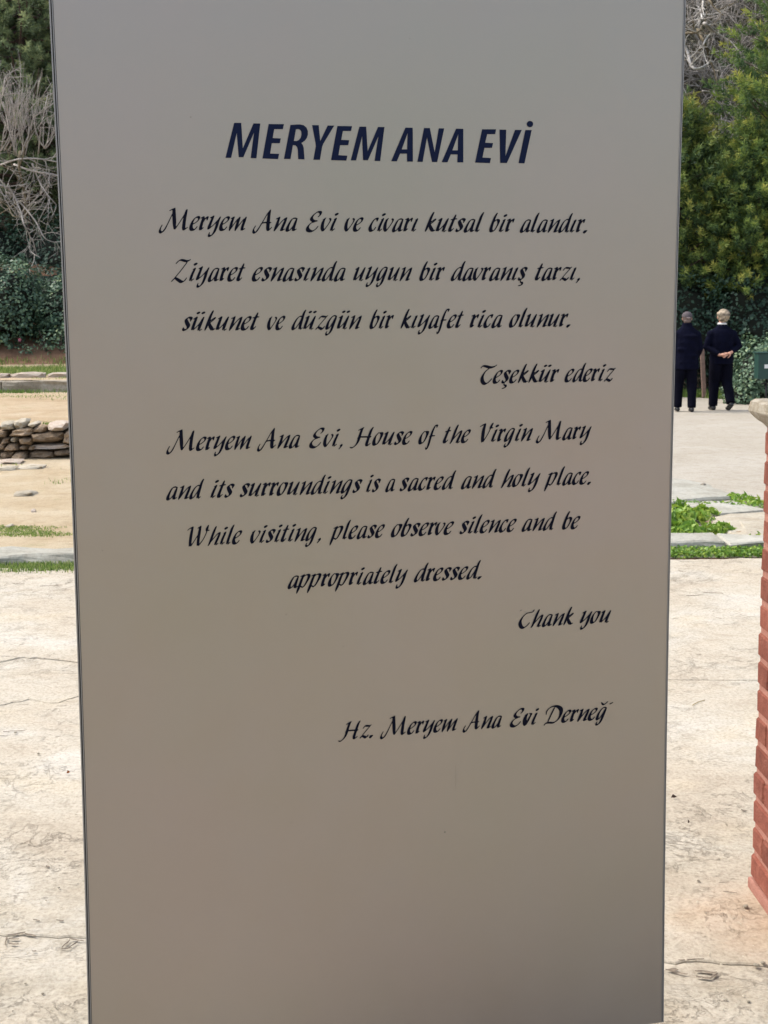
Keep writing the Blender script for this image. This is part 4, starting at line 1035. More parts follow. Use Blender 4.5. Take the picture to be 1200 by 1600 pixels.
glyph('W', 1.34, 138, 460, 220, [[(125,200,0),(165,172,14),(208,152,14)], [(205,160,22),(184,250,34),(166,350,34),(155,445,28)], [(170,452,8),(230,366,0),(285,282,0)], [(285,176,2),(325,148,14)], [(328,152,24),(312,230,34),(292,340,34),(280,440,28)], [(292,450,8),(370,350,2),(425,240,2)], [(430,225,18),(432,182,32),(454,138,12)], [(430,213,12),(464,215,6)]])
glyph('D', 1.34, 85, 382, 190, [[(118,236,0),(130,180,8),(185,130,14),(260,118,24),(322,160,40),(333,225,38),(300,310,20),(230,366,18),(160,362,22),(115,368,14),(90,396,2)], [(235,145,10),(195,230,14),(145,345,6)]])
glyph('q', .60, 835, 350, 172, [[(862,207,4),(888,190,14)], [(882,196,26),(860,240,38),(852,300,40),(858,338,26)], [(865,338,18),(895,285,26),(925,228,18),(943,197,18),(922,188,6)]])   # the worn, filled v of the last line
def add_glyph(new, old, extra, x0, base, S_, adv=None, ang=35):
    glyph('_t', 1, x0, base, S_, extra, ang=ang); a, q, mt, c = GL[old]; GL[new] = (adv or a, q+GL['_t'][1], mt, c)
add_glyph('i', 'ı', [[(1001,147,8),(1010,145,16),(1026,138,16),(1038,134,8)]], 935, 350, 172, ang=75)
add_glyph('ü', 'u', [[(942,101,6),(952,99,15),(966,94,15),(978,90,6)], [(1002,101,6),(1012,99,15),(1026,94,15),(1040,90,6)]], 865, 330, 185, ang=75)
add_glyph('ş', 's', [[(985,378,4),(978,396,4),(1003,405,18),(1003,428,16),(975,442,10),(953,446,4)]], 943, 380, 190)
add_glyph('ğ', 'g', [[(908,68,4),(925,96,16),(952,100,14),(1000,60,0)], [(1032,97,12),(1045,94,22),(1058,88,18),(1072,82,6)]], 832, 335, 190)
baked = {}
def get(ch):
    if ch not in baked:
        V, Fs = bake(ch); baked[ch] = (np.array(V), Fs)
    return baked[ch]
XH = .0259
def text_line(words, label, mat_, base_z, yoff=-.0009):
    VV = []; FF = []
    for txt, pxl, pxr, py in words:
        x = 0; items = []; lo = 1e9; hi = -1e9
        for ch in txt:
            V, Fs = get(ch); items.append((V, Fs, x)); lo = min(lo, x+V[:, 0].min()); hi = max(hi, x+V[:, 0].max()); x += GL[ch][0]
        ul, ur = onsign(pxl, py-12)[0], onsign(pxr, py-12)[0]
        sx = (ur-ul)/(hi-lo)
        for V, Fs, x in items:
            o_ = len(VV)
            for a in V: VV.append((ul+(x+a[0]-lo)*sx, yoff, base_z+a[1]*XH))
            FF += [[k+o_ for k in f] for f in Fs]
    o = pyobj('text_line', VV, FF, mat_, sign); o['label'] = label
def row_(py, *w): return [(a, b, c, py) for a, b, c in w]
text_line(row_(362, ('Meryem', 247.3, 385.8), ('Ana', 393.7, 465.2), ('Evi', 477.7, 529.3), ('ve', 537.5, 568.1), ('civarı', 575.4, 653.5), ('kutsal', 663.7, 756.5), ('bir', 764.3, 804), ('alandır.', 812, 917.7)), 'first Turkish line of script lettering', MAT['ink'], 1.7828)
text_line(row_(439.4, ('Ziyaret', 266.8, 383.5), ('esnasında', 393, 540.4), ('uygun', 551.5, 644.2), ('bir', 655, 695.2), ('davranış', 704, 824.4), ('tarzı,', 835.5, 906.1)), 'second Turkish line of script lettering', MAT['ink'], 1.6925)
text_line(row_(515, ('sükunet', 283.9, 405.3), ('ve', 416.9, 446.1), ('düzgün', 454.8, 565.4), ('bir', 577, 615.5), ('kıyafet', 625.8, 724.4), ('rica', 733.8, 785.4), ('olunur.', 795, 891.3)), 'third Turkish line of script lettering', MAT['ink'], 1.6040)
text_line(row_(598, ('Teşekkür', 750.4, 873.8), ('ederiz', 881.9, 961.8)), 'Turkish thank you line of script lettering', MAT['ink'], 1.4978)
text_line(row_(698, ('Meryem', 258.8, 393.5), ('Ana', 401, 469.3), ('Evi,', 482.7, 535.2), ('House', 546, 644.5), ('of', 653.3, 684.8), ('the', 691.5, 735.8), ('Virgin', 749.8, 832.7), ('Mary', 837, 924)), 'first English line of script lettering', MAT['ink'], 1.3855)
text_line(row_(770, ('and', 258.8, 319.4), ('its', 328.2, 366.7), ('surroundings', 374, 566.5), ('is', 571.8, 595.3), ('a', 601.7, 617.7), ('sacred', 624, 713), ('and', 719.8, 775.8), ('holy', 782.5, 844.3), ('place.', 850.2, 923.4)), 'second English line of script lettering', MAT['ink'], 1.2968)
text_line(row_(840, ('While', 292.5, 378.5), ('visiting,', 390.2, 501.3), ('please', 514.4, 601.6), ('observe', 610.4, 709.6), ('silence', 717.8, 807.3), ('and', 814.6, 870), ('be', 877.9, 906.7)), 'third English line of script lettering', MAT['ink'], 1.2088)
text_line(row_(912, ('appropriately', 448.8, 637.5), ('dressed.', 646.3, 752.5)), 'fourth English line of script lettering', MAT['ink'], 1.1195)
text_line(row_(977, ('Ŧhank', 810, 896.3), ('you', 905.8, 954.7)), 'English thank you line with a worn away capital T', MAT['ink'], 1.0165)
text_line(row_(1145, ('Hz.', 527.7, 582.9), ('Meryem', 593.3, 715.2), ('Ana', 722.5, 784.4), ('Eqi', 796.3, 842.1), ('Derneğ', 849.4, 957.5)), 'bottom line of script lettering whose last letter has worn off', MAT['ink'], .8172)
# heading: condensed bold italic capitals
def title():
    """outline capitals; holes are cut by splitting the letter into pieces that meet edge to edge"""
    k1, k2 = 140/1200, 120/1200
    L = []
    def add(x0, y0, k, *polys): L.append([[(x0+x*k, y0+y*k) for x, y in p] for p in polys])
    add(345, 180, k1, [(62,571),(178,103),(273,103),(294,445),(437,110),(528,112),(477,577),(400,575),(443,237),(301,563),(240,563),(213,238),(138,571)])
    add(345, 180, k1, [(557,580),(640,119),(845,120),(831,187),(715,187),(694,306),(803,312),(790,376),(682,376),(660,514),(780,518),(766,588)])
    c = [(1010,125),(1060,124),(1110,136),(1146,166),(1165,210),(1166,258),(1152,305),(1124,342),(1078,374)]
    ci = [(1006,190),(1035,186),(1062,196),(1078,222),(1080,262),(1070,300),(1045,332),(1015,346),(978,344)]
    add(345, 180, k1, [(845,586),(932,131),(1010,125),(1006,190),(978,344),(965,400),(933,588)], *[[c[i],c[i+1],ci[i+1],ci[i]] for i in range(8)],
        [(978,344),(1078,374),(1098,400),(1110,440),(1114,500),(1121,592),(1036,590),(1031,470),(1022,430),(1002,406),(965,400)])
    add(475, 180, k1, [(108,133),(196,134),(217,345),(316,139),(404,140),(256,386),(242,425),(213,598),(125,597),(158,415),(154,375)])
    add(475, 180, k1, [(361,602),(446,145),(642,147),(630,212),(520,212),(498,330),(605,336),(591,402),(483,402),(461,536),(580,542),(566,609)])
    add(475, 180, k1, [(625,606),(741,154),(832,154),(852,483),(990,158),(1077,158),(1019,615),(944,613),(995,285),(855,604),(790,603),(777,284),(697,606)])
    add(605, 180, k1, [(52,618),(243,167),(340,169),(342,236),(273,238),(194,458),(172,515),(128,618)], [(342,236),(343,623),(265,622),(264,515),(266,458),(273,238)], [(194,458),(266,458),(264,515),(172,515)])
    add(605, 180, k1, [(403,625),(493,172),(570,172),(635,500),(690,176),(762,177),(668,628),(600,627),(532,297),(474,625)])
    add(605, 180, k1, [(729,630),(921,181),(1018,183),(1018,255),(950,255),(871,471),(850,526),(806,631)], [(1018,255),(1018,633),(938,632),(942,526),(945,471),(950,255)], [(871,471),(945,471),(942,526),(850,526)])
    add(725, 180, k2, [(172,741),(282,220),(500,221),(486,297),(361,297),(330,430),(452,437),(436,511),(318,511),(288,662),(420,670),(404,749)])
    add(725, 180, k2, [(555,226),(658,227),(646,642),(797,230),(901,231),(668,748),(565,747)])
    add(725, 180, k2, [(850,750),(957,232),(1056,233),(943,753)], [(1029+50*cos(t), 139+50*sin(t)) for t in np.linspace(0, 2*pi, 21)[:-1]])
    VV = []; FF = []
    for polys in L:
        for p in polys:
            o_ = len(VV)
            for x, y in p:
                u, z = onsign(x, y); VV.append((u, -.0009, z))
            ar = sum(p[i][0]*p[(i+1) % len(p)][1]-p[(i+1) % len(p)][0]*p[i][1] for i in range(len(p)))
            f = list(range(o_, o_+len(p))); FF.append(f if ar < 0 else f[::-1])
    o = pyobj('heading', VV, FF, MAT['navy'], sign); o['label'] = 'bold navy italic heading MERYEM ANA EVİ'
title()
# worn film residue where the bar of the T and the last letter used to be, scratches and specks
def marks():
    V = []; Fs = []
    def dab(px, py, w, h, a=0):
        u, z = onsign(px, py); k = SW/940; o_ = len(V); n = 7
        for i in range(n):
            t = 2*pi*i/n; r_ = 1+.3*noise.noise(Vector((px, py, i)))
            x_, y_ = w*k*.5*cos(t)*r_, h*k*.5*sin(t)*r_
            V.append((u+x_*cos(a)-y_*sin(a), -.0006, z+x_*sin(a)+y_*cos(a)))
        Fs.append(list(range(o_, o_+n)))
    for a in ((814, 953.5, 4.5, 1.6, .2), (812.5, 954.8, 2.5, .6, 0), (820, 956, 6, .5, -.2), (946, 1124.5, 1.2, 1.2, 0), (949, 1123, 1, .8, .8), (951.2, 1120.5, 1.2, .6, .8), (695, 1300, 3, 3, 0), (447, 960, 2, 1.2, .5), (536, 1010, 1.6, 1, .3),
              (298, 183, 2, 1.5, .2), (712, 1215, .28, 50, 0), (455, 1285, 2, 1.2, .6), (873, 1420, 1.6, 1.2, 0), (210, 1240, 1.5, 1, .4), (640, 60, 1.5, 1.2, 0), (930, 1330, 1.6, 1, 0), (500, 1455, 1.3, 1.3, 0), (1000, 700, 1.5, 1.2, 0), (160, 860, 1.6, 1.2, .3)):
        dab(*a)
    o = pyobj('scuff_marks', V, Fs, MAT['faint'], sign)
marks()

# ================================================================== PEOPLE
def loft(bm, rings, n=14):
    """rings: (cx, cy, cz, rx, ry, dir) ellipses swept along a path"""
    P_ = [Vector(r[:3]) for r in rings]; Rg = []
    for i, r in enumerate(rings):
        t = (P_[min(i+1, len(P_)-1)]-P_[max(i-1, 0)]).normalized()
        a = Vector((1, 0, 0)); a = (a-t*a.dot(t))
        if a.length < .25: a = Vector((0, 1, 0)) - t*t.y
        a.normalize(); b = t.cross(a)
        Rg.append([bm.verts.new(P_[i]+a*cos(2*pi*k/n)*r[3]+b*sin(2*pi*k/n)*r[4]) for k in range(n)])
    for r0, r1 in zip(Rg, Rg[1:]):
        for k in range(n): bm.faces.new((r0[k], r0[(k+1) % n], r1[(k+1) % n], r1[k]))
    bm.faces.new(list(reversed(Rg[0]))); bm.faces.new(Rg[-1])
def ball(bm, c, r, sub=2):
    q = bmesh.ops.create_icosphere(bm, subdivisions=sub, radius=1)
    for v in q['verts']: v.co = Vector((c[0]+v.co.x*r[0], c[1]+v.co.y*r[1], c[2]+v.co.z*r[2]))
def fuse(name, bm, m, parent, vox=.01, smooth=3):
    """one continuous skin from overlapping volumes"""
    bmesh.ops.recalc_face_normals(bm, faces=bm.faces)
    me = bm_mesh(name+'_raw', bm); o = bpy.data.objects.new(name, me); COL.objects.link(o)
    r = o.modifiers.new('r', 'REMESH'); r.mode = 'VOXEL'; r.voxel_size = vox
    s = o.modifiers.new('s', 'SMOOTH'); s.iterations = smooth; s.factor = .5
    dg = bpy.context.evaluated_depsgraph_get(); dg.update()
    m2 = bpy.data.meshes.new_from_object(o.evaluated_get(dg)); m2.name = name
    o.modifiers.clear(); o.data = m2; bpy.data.meshes.remove(me)
    m2.materials.clear(); m2.materials.append(m); m2.polygons.foreach_set('use_smooth', [True]*len(m2.polygons))
    o.parent = parent; return o
MAT['skin'] = simple('skin', (.52, .27, .19), .55, var=.08, vs_=12)
MAT['navycloth'] = simple('dark navy cloth', (.003, .0036, .012), .95, spec=.08, var=.25, vs_=14, bmp=.5, bs=9, bd=.03)
MAT['blackcloth'] = simple('black blue trouser cloth', (.0028, .003, .008), .95, spec=.08, var=.25, vs_=14, bmp=.5, bs=7, bd=.03)
MAT['shoe'] = simple('black shoe', (.012, .012, .014), .4)
MAT['capcloth'] = simple('dark grey cap cloth', (.075, .062, .068), .85, var=.15)
MAT['greyhair'] = simple('brown grey hair', (.12, .085, .075), .7, var=.3, vs_=60)
MAT['blonde'] = simple('blonde and dark streaked hair', (.27, .215, .15), .65, var=.95, vs_=16, bmp=.7, bs=50, bd=.01)
MAT['whitecloth'] = simple('white collar cloth', (.7, .7, .7), .8)
def hand(bm, w, d, palm_n, curl=.6, s=1.0, side=1):
    """palm from wrist w along d, fingers bending towards palm_n, thumb from the side of the palm"""
    w = Vector(w); d = Vector(d).normalized(); n = Vector(palm_n).normalized(); u = d.cross(n).normalized()*side
    for k in range(5):
        c = w+d*(.02+.017*k)*s; ball(bm, c, (.026*s, .026*s, .026*s), 2)
    for i, (off, L) in enumerate(((-.030, .062), (-.010, .074), (.010, .070), (.029, .054))):
        b0 = w+d*.085*s+u*off*s; pts = [b0]; dd = d.copy()
        for j in range(3):
            dd = (dd+n*curl*(.35+.25*j)).normalized(); pts.append(pts[-1]+dd*L*s*(.42, .32, .26)[j])
        V_, T_ = tube_arrays(pts, [.0095*s, .009*s, .008*s, .0065*s], 8)
        vv = [bm.verts.new(p) for p in V_]
        for t in T_: bm.faces.new([vv[q] for q in t])
    b0 = w+d*.03*s-u*.026*s; pts = [b0, b0+(d*.5-u*.7+n*.3).normalized()*.034*s, b0+(d*.8-u*.6+n*.5).normalized()*.060*s, b0+(d*1.0-u*.35+n*.7).normalized()*.082*s]
    V_, T_ = tube_arrays(pts, [.013*s, .0115*s, .0105*s, .008*s], 8)
    vv = [bm.verts.new(p) for p in V_]
    for t in T_: bm.faces.new([vv[q] for q in t])
def head(bm, c, s=1.0):
    x, y, z = c   # facing +y
    ball(bm, (x, y-.005, z+.025*s), (.075*s, .092*s, .095*s), 3); ball(bm, (x, y+.025*s, z-.035*s), (.056*s, .065*s, .072*s), 3)
    ball(bm, (x, y+.095*s, z-.012*s), (.013*s, .020*s, .022*s), 2)                    # nose
    ball(bm, (x, y+.082*s, z-.052*s), (.024*s, .010*s, .008*s), 2)                    # lips
    for e in (-1, 1):
        ball(bm, (x+e*.077*s, y+.002, z-.005*s), (.010*s, .020*s, .032*s), 2)         # ears
        ball(bm, (x+e*.030*s, y+.078*s, z+.012*s), (.016*s, .012*s, .010*s), 2)       # eye sockets
def person(kind, loc, lab, hs):
    root = empty('person', loc, lab, 'person', radians(0)); root.scale = (hs*(1.0 if kind == 'man' else 1.12), hs, hs)
    man = kind == 'man'
    hx = .0 if man else .01
    ankL, ankR = ((-.13, .02, .09), (.10, -.10, .09)) if man else ((-.10, .05, .09), (.105, -.22, .15))
    kneL, kneR = ((-.12, .04, .49), (.105, .0, .49)) if man else ((-.09, .05, .48), (.092, -.01, .49))
    # --- body, one skin
    bm = bmesh.new()
    loft(bm, [(0, 0, .84, .13, .09), (0, 0, .98, .14, .09), (0, 0, 1.10, .125, .085), (0, -.01, 1.25, .15, .095), (0, -.01, 1.34, .13, .07), (0, 0, 1.43, .06, .055), (0, .01, 1.52, .052, .055)])
    head(bm, (hx, .025, 1.605))
    for a, k, hp in ((ankL, kneL, -.085), (ankR, kneR, .085)):
        loft(bm, [(hp, 0, .90, .08, .085), (hp*1.1, .01, .72, .075, .08), (*k, .052, .055), ((a[0]+k[0])/2, (a[1]+k[1])/2-.01, (a[2]+k[2])/2, .045, .05), (*a, .033, .036)])
    if man: arms = [[(-.175, 0, 1.345), (-.225, .0, 1.08), (-.19, .17, .93)], [(.175, 0, 1.345), (.225, .0, 1.08), (.19, .17, .93)]]
    else: arms = [[(-.16, 0, 1.34), (-.25, -.03, 1.09), (-.07, -.19, .955)], [(.16, 0, 1.34), (.265, -.03, 1.10), (.10, -.18, 1.0)]]
    for A_ in arms: loft(bm, [(A_[0][0], A_[0][1], A_[0][2]-.03, .035, .035), (*[(p+q)/2 for p, q in zip(A_[0], A_[1])], .036, .036), (*A_[1], .034, .034), (*[(p+q)/2 for p, q in zip(A_[1], A_[2])], .032, .032), (*A_[2], .023, .026)])
    if man:
        hand(bm, arms[0][2], (.3, .9, .1), (.9, 0, .2), .5); hand(bm, arms[1][2], (-.3, .9, .1), (-.9, 0, .2), .5, 1, -1)
    else:
        hand(bm, arms[0][2], (.95, -.10, .28), (0, -.2, -1), .55, 1.05); hand(bm, arms[1][2], (-.95, -.22, -.42), (0, .3, -1), .7, 1.05, -1)
    body = fuse('body', bm, MAT['skin'], root, .0085, 2)
    # --- jacket
    bm = bmesh.new()
    if man:
        loft(bm, [(0, 0, .73, .222, .16), (0, 0, .80, .218, .158), (0, 0, 1.0, .20, .15), (0, -.01, 1.18, .205, .15), (0, -.01, 1.30, .21, .13), (0, -.005, 1.365, .205, .115), (0, 0, 1.405, .17, .105), (0, 0, 1.44, .125, .095), (0, .005, 1.475, .095, .088), (0, .005, 1.53, .084, .082)])
        for e in (-1, 1): ball(bm, (e*.172, 0, 1.32), (.078, .085, .078), 3)
        for A_ in arms: loft(bm, [(A_[0][0]*.96, 0, 1.335, .07, .07), (*[(p+q)/2 for p, q in zip(A_[0], A_[1])], .066, .066), (*A_[1], .062, .062), (*[(p+q)/2 for p, q in zip(A_[1], A_[2])], .055, .055), (*A_[2], .046, .046)])
        for q in range(5):
            zz = .86+q*.11; ball(bm, (.05*sin(q*2.1), -.118, zz), (.14, .04, .045), 2)
    else:
        loft(bm, [(0, -.005, .80, .185, .15), (0, -.005, .90, .188, .155), (0, 0, 1.03, .178, .14), (0, -.01, 1.18, .19, .145), (0, -.01, 1.30, .20, .13), (0, -.005, 1.36, .19, .11), (0, 0, 1.395, .155, .095), (0, 0, 1.425, .11, .085), (0, .005, 1.455, .082, .078), (0, .005, 1.49, .072, .07)])
        for e in (-1, 1): ball(bm, (e*.165, -.005, 1.31), (.076, .082, .075), 3)
        for A_ in arms:
            e = tuple(p+(q-p)*.90 for p, q in zip(A_[1], A_[2]))
            loft(bm, [(A_[0][0]*.97, 0, 1.325, .068, .068), (*[(p+q)/2 for p, q in zip(A_[0], A_[1])], .062, .062), (*A_[1], .058, .058), (*[(p+q)/2 for p, q in zip(A_[1], A_[2])], .05, .05), (*e, .04, .042)])
    fuse('jacket', bm, MAT['navycloth'], root, .011, 7)
    # --- trousers
    bm = bmesh.new()
    loft(bm, [(0, 0, .80, .165, .125), (0, 0, .90, .165, .13), (0, 0, 1.0, .15, .115)])
    for a, k, hp in ((ankL, kneL, -.085), (ankR, kneR, .085)):
        w = 1.0 if man else .95
        loft(bm, [(hp, -.005, .88, .102*w, .12), (hp*1.1, .0, .70, .100*w, .11), (*k, .09*w, .09), ((a[0]+k[0])/2, (a[1]+k[1])/2-.005, (a[2]+k[2])/2, .078*w, .08), (a[0], a[1], a[2]-.015, .074*w, .078)])
    fuse('trousers', bm, MAT['blackcloth'], root, .011, 5)
    # --- shoes
    for a, lifted in ((ankL, False), (ankR, not man)):
        bm = bmesh.new(); dz = a[2]-.09
        if lifted:   # heel up, toes on the ground
            ball(bm, (a[0], a[1]-.03, a[2]-.035), (.042, .05, .04), 2); ball(bm, (a[0], a[1]+.05, a[2]-.075), (.046, .07, .035), 2); ball(bm, (a[0], a[1]+.13, .04), (.048, .06, .036), 2)
        else:
            ball(bm, (a[0], a[1]-.03, .045), (.042, .055, .045), 2); ball(bm, (a[0], a[1]+.05, .045), (.046, .09, .042), 2); ball(bm, (a[0], a[1]+.12, .034), (.048, .07, .034), 2)
        fuse('shoe', bm, MAT['shoe'], root, .009, 1)
    hc = (hx, .025, 1.605)
    if man:
        bm = bmesh.new(); ball(bm, (hc[0], hc[1]-.012, hc[2]+.012), (.082, .092, .075), 3)
        ball(bm, (hc[0], hc[1]-.045, hc[2]-.045), (.068, .055, .045), 2); fuse('hair', bm, MAT['greyhair'], root, .008, 1)
        cap_ = empty_child('cap', root)
        bm = bmesh.new(); q = bmesh.ops.create_uvsphere(bm, u_segments=20, v_segments=12, radius=1)
        bmesh.ops.delete(bm, geom=[v for v in bm.verts if v.co.z < -.05], context='VERTS')
        for v in bm.verts: v.co = Vector((hc[0]+v.co.x*.094, hc[1]-.006+v.co.y*.106, hc[2]+.03+v.co.z*.092))
        c_ = link('cap', bm_mesh('cap', bm), MAT['capcloth'], root, True)
        bm = bmesh.new(); ball(bm, (hc[0], hc[1]+.12, hc[2]+.03), (.072, .075, .008), 2); link('cap_peak', bm_mesh('cap_peak', bm), MAT['capcloth'], c_, True)
        bm = bmesh.new(); ball(bm, (hc[0]+.012, hc[1]-.098, hc[2]+.016), (.036, .010, .014), 2); link('cap_strap', bm_mesh('cap_strap', bm), simple('pale strap', (.38, .30, .29), .7), c_, True)
    else:
        bm = bmesh.new(); ball(bm, (hc[0]+.005, hc[1]-.02, hc[2]+.035), (.098, .108, .105), 3)
        for i in range(26):
            t = i*2.4; zz = rng.uniform(-.07, .06)
            r_ = sqrt(max(0, 1-((zz-.02)/.105)**2)); ball(bm, (hc[0]+.084*r_*cos(t), hc[1]-.03+.09*r_*sin(t)-.0*1, hc[2]+zz+.01), (.026, .026, .03), 1)
        # keep the face clear
        ball(bm, (hc[0], hc[1]-.055, hc[2]-.05), (.07, .05, .045), 2)
        h_ = fuse('hair', bm, MAT['blonde'], root, .009, 1)
        h_.location = (0, -.018, 0)
        bm = bmesh.new(); loft(bm, [(0, .005, 1.475, .076, .075), (0, .005, 1.506, .064, .066)]); link('collar', bm_mesh('collar', bm), MAT['whitecloth'], root, True)
    for e in (-1, 1):
        bm = bmesh.new(); ball(bm, (hc[0]+e*.030, hc[1]+.087, hc[2]+.010), (.011, .006, .006), 2)
        link('eye', bm_mesh('eye', bm), MAT.setdefault('eyemat', simple('eye', (.05, .04, .035), .3)), root, True)
    return root
def empty_child(n, p): return None
pm = gz(1070.5, 643, -.2); pw = gz(1125, 640.5, -.2)
person('man', (pm.x, pm.y, hgt(pm.x, pm.y)-.003), 'person in a dark jacket and grey cap walking away close to the sign', .985).rotation_euler = (0, 0, radians(-6))
person('woman', (pw.x, pw.y, hgt(pw.x, pw.y)-.003), 'person with short blonde hair walking away, hands clasped behind the back', 1.0).rotation_euler = (0, 0, radians(4))

# ------------------------------------------------------------------ wooden post and litter bin
MAT['post'] = simple('weathered brown post wood', (.20, .13, .10), .85, var=.3, vs_=18, bmp=.5, bs=30)
MAT['green'] = simple('dark green painted metal', (.012, .052, .042), .5, var=.12, vs_=12)
MAT['white'] = simple('white paper', (.7, .72, .70), .7)
pp = gy(1101, 607, 29.3)
ph = (607-546)/FPX*29.3
po = empty('wooden_post', (pp.x, pp.y, hgt(pp.x, pp.y)-.05), 'leaning brown wooden post with a pale top between the two people', 'post'); po.rotation_euler = (0, radians(-4), 0)
hh = pp.z+ph-hgt(pp.x, pp.y)+.05
bm = bmesh.new(); box_bm(bm, 0, 0, hh/2, .085, .07, hh, .008, 1); link('shaft', bm_mesh('shaft', bm), MAT['post'], po)
bm = bmesh.new(); box_bm(bm, .035, -.005, hh+.012, .14, .09, .024, .006, 1); link('top_plate', bm_mesh('top_plate', bm), simple('pale plate', (.5, .5, .5), .5), po)
yb = 26.2; bl = gy(1182, 552, yb); bb = gy(1184, 592, yb)
bw = .52; bh = bl.z-bb.z; gz0 = hgt(bl.x, yb)
lb = empty('litter_bin', (bl.x+bw/2, yb, gz0), 'dark green litter bin with a white sticker, cut by the right frame edge', 'litter bin')
bm = bmesh.new(); box_bm(bm, 0, 0, bb.z-gz0+bh/2, bw, .3, bh, .012, 2); link('bin_body', bm_mesh('bin_body', bm), MAT['green'], lb)
bm = bmesh.new(); box_bm(bm, 0, -.153, bb.z-gz0+bh*.62, bw-.04, .008, .02, .002, 1); link('rib', bm_mesh('rib', bm), MAT['green'], lb)
bm = bmesh.new(); box_bm(bm, 0, 0, bl.z-gz0+.012, bw+.05, .34, .025, .008, 1); link('rim', bm_mesh('rim', bm), MAT['green'], lb)
bm = bmesh.new(); box_bm(bm, -.115, -.1535, bb.z-gz0+bh*.5, .07, .003, .07, .001, 1); link('sticker', bm_mesh('sticker', bm), MAT['white'], lb)
for sx in (-.06, .06):
    tb = Tubes(); tb.add([(sx, .02, -.05), (sx, .02, bb.z-gz0+.02)], [.022, .022], 8); link('leg', tb.mesh('leg'), MAT['darkmetal'], lb)
tb = Tubes(); tb.add([(-.16, 0, bb.z-gz0-.09), (-.02, .01, bb.z-gz0-.06), (.2, .01, bb.z-gz0-.04)], [.014]*3, 6); link('brace', tb.mesh('brace'), MAT['darkmetal'], lb)

# ------------------------------------------------------------------ litter on the ground
MAT['dryleaf'] = simple('dry brown leaf', (.34, .11, .03), .8, var=.3)
MAT['straw'] = simple('straw', (.30, .24, .10), .8)
def leaf_at(px, py, s, lab, mk='dryleaf', rz=.5):
    p = gz(px, py); V = [(-s/2, 0, .004), (-s*.1, -s*.25, .012), (s/2, 0, .006), (-s*.1, s*.25, .014), (0, 0, .003)]
    o = pyobj('dry_leaf', V, [(0, 1, 4), (1, 2, 4), (2, 3, 4), (3, 0, 4)], MAT[mk]); o.location = (p.x, p.y, .004); o.rotation_euler = (0, 0, rz); return tag(o, lab, 'leaf')
leaf_at(107, 1211, .014, 'small orange dry leaf on the pavement left of the sign')
leaf_at(1053, 1249.5, .022, 'dark dry leaf on the pavement near the right edge of the sign', 'bark', .1)
leaf_at(1076, 1289, .008, 'tiny dark crumb of leaf on the pavement halfway down right of the sign', 'bark', .4)
tb = Tubes(); a = gz(1082, 1104); b = gz(1101, 1096); m_ = (a+b)/2; m_.y += .01
tb.add([(v.x-a.x, v.y-a.y, .006) for v in (a, m_, b)], [.0016]*3, 5); o = link('straw', tb.mesh('straw'), MAT['straw']); o.location = (a.x, a.y, 0); tag(o, 'thin dry straw on the pavement right of the sign', 'straw')
pebs = [(1091, 1379, 5), (1165, 1420, 9), (1182, 1512, 10), (1169, 1568, 6), (1192, 1508, 8), (1130, 1430, 3), (1103, 1430, 3), (1135, 1566, 4), (40, 1540, 4), (67, 1556, 5), (20, 1583, 3), (92, 1390, 4), (60, 1180, 5), (24, 1147, 5), (72, 1410, 3), (1160, 1240, 3)]
for px, py, w in pebs:
    p = gz(px, py); k = sqrt(p.y**2+EYE**2)/FPX
    o = place_rock('pebble', rng.choice(rocks_for('palestone', boxy=.2, rough=.2)), (p.x, p.y, .005+w*k*.15), (w*k, w*k*.9, w*k*.5), rng.random()*3)
    tag(o, 'small pale pebble lying loose on the pavement '+('left of the sign' if px < 500 else 'between the sign and the brick pier'), 'pebble', 'pebbles left of the sign' if px < 500 else 'pebbles right of the sign')
def chip(px0, py0, px1, py1, w, lab=None):
    a = gz(px0, py0); b = gz(px1, py1); c = (a+b)/2; n = 12; V = []; Fs = []
    d = (b-a); t = Vector((-d.y, d.x, 0)).normalized(); k = sqrt(a.y**2+EYE**2)/FPX
    for i in range(n+1):
        s_ = i/n; p = a.lerp(b, s_)-c; ww = w*k*1.8*(sin(pi*s_)**.6)*(1+.8*noise.noise(p*60+Vector((px0, 0, 0)))); off = t*noise.noise(p*35+Vector((0, py0, 0)))*w*k*1.5
        V += [tuple(p+off-t*ww/2)[:2]+(.0045,), tuple(p+off)[:2]+(.0062,), tuple(p+off+t*ww/2)[:2]+(.0045,)]
    for i in range(n):
        for q in (0, 1): Fs.append((i*3+q, i*3+3+q, i*3+4+q, i*3+1+q))
    o = pyobj('chip', V, Fs, MAT['hole'], pave); o.location = (c.x, c.y, 0)
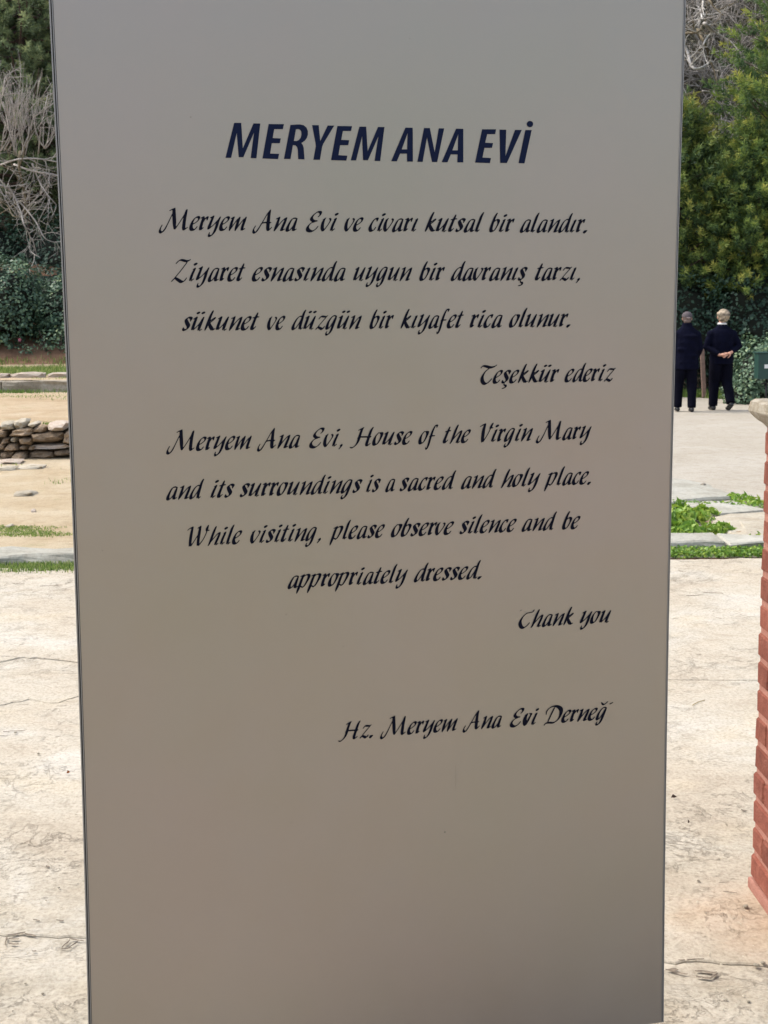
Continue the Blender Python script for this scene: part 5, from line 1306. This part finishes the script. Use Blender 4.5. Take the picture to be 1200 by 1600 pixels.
MAT['hole'] = simple('chip and hollow shade', (.19, .155, .115), .95, var=.4, vs_=40, bmp=1, bs=60, bd=.01)  # dark ribbons on the surface, painting the shade of chips and hollows
for q in ((12, 1464, 40, 1459, 3), (14, 1469, 30, 1470, 2.4), (13, 1477, 29, 1478, 2.4), (11, 1463, 9, 1480, 1.4), (40, 1460, 56, 1466, 3), (96, 1484, 110, 1470, 1.6), (108, 1470, 131, 1472, 2.2), (107, 1484, 122, 1473, 1.3), (96, 1485, 112, 1484, 1.4), (50, 1489, 57, 1488, 2),
          (1040, 1516, 1060, 1518, 5), (1044, 1520, 1075, 1524, 2.5), (1086, 1520, 1120, 1521, 4), (1088, 1527, 1112, 1533, 3.5), (1105, 1531, 1124, 1524, 3), (1060, 1503, 1100, 1501, 1), (1166, 1269, 1158, 1267, 3),
          (88, 1440, 100, 1441, 2), (52, 1439, 62, 1441, 1.6), (72, 1355, 78, 1357, 2.5), (1060, 893, 1068, 894, 1.2), (1098, 927, 1130, 928, 1.2), (1072, 932, 1096, 931, 1.2), (62, 917, 90, 916, 1.6), (20, 913, 38, 913, 1), (5, 1145, 40, 1143, 1), (1130, 1395, 1152, 1398, 1)):
    chip(*q)
# darker hollow shade for the lower pavement strip, given to no object
MAT['hole'] = simple('chip and hollow shade', (.09, .07, .05), .95, var=.4, vs_=40, bmp=1, bs=60, bd=.01)
n = 2600
x = R.uniform(-1.4, 1.6, n); y = R.uniform(2.6, 9.0, n)
Cc = np.stack([x, y, np.full(n, .006)], 1); s = R.uniform(.0015, .005, n)
dirs = np.array([[1, 0, 0], [-.5, .8, 0], [-.6, -.7, 0], [0, 0, .8]])
V = (Cc[:, None]+dirs[None]*s[:, None, None]).reshape(-1, 3); k_ = np.arange(n)[:, None]*4
T = np.concatenate([k_+[0, 1, 3], k_+[1, 2, 3], k_+[2, 0, 3]], 0)
o = link('grit', tri_mesh('grit', V, T), MAT['palestone']); tag(o, 'fine pale grit scattered over the pavement', 'grit', kind='stuff')
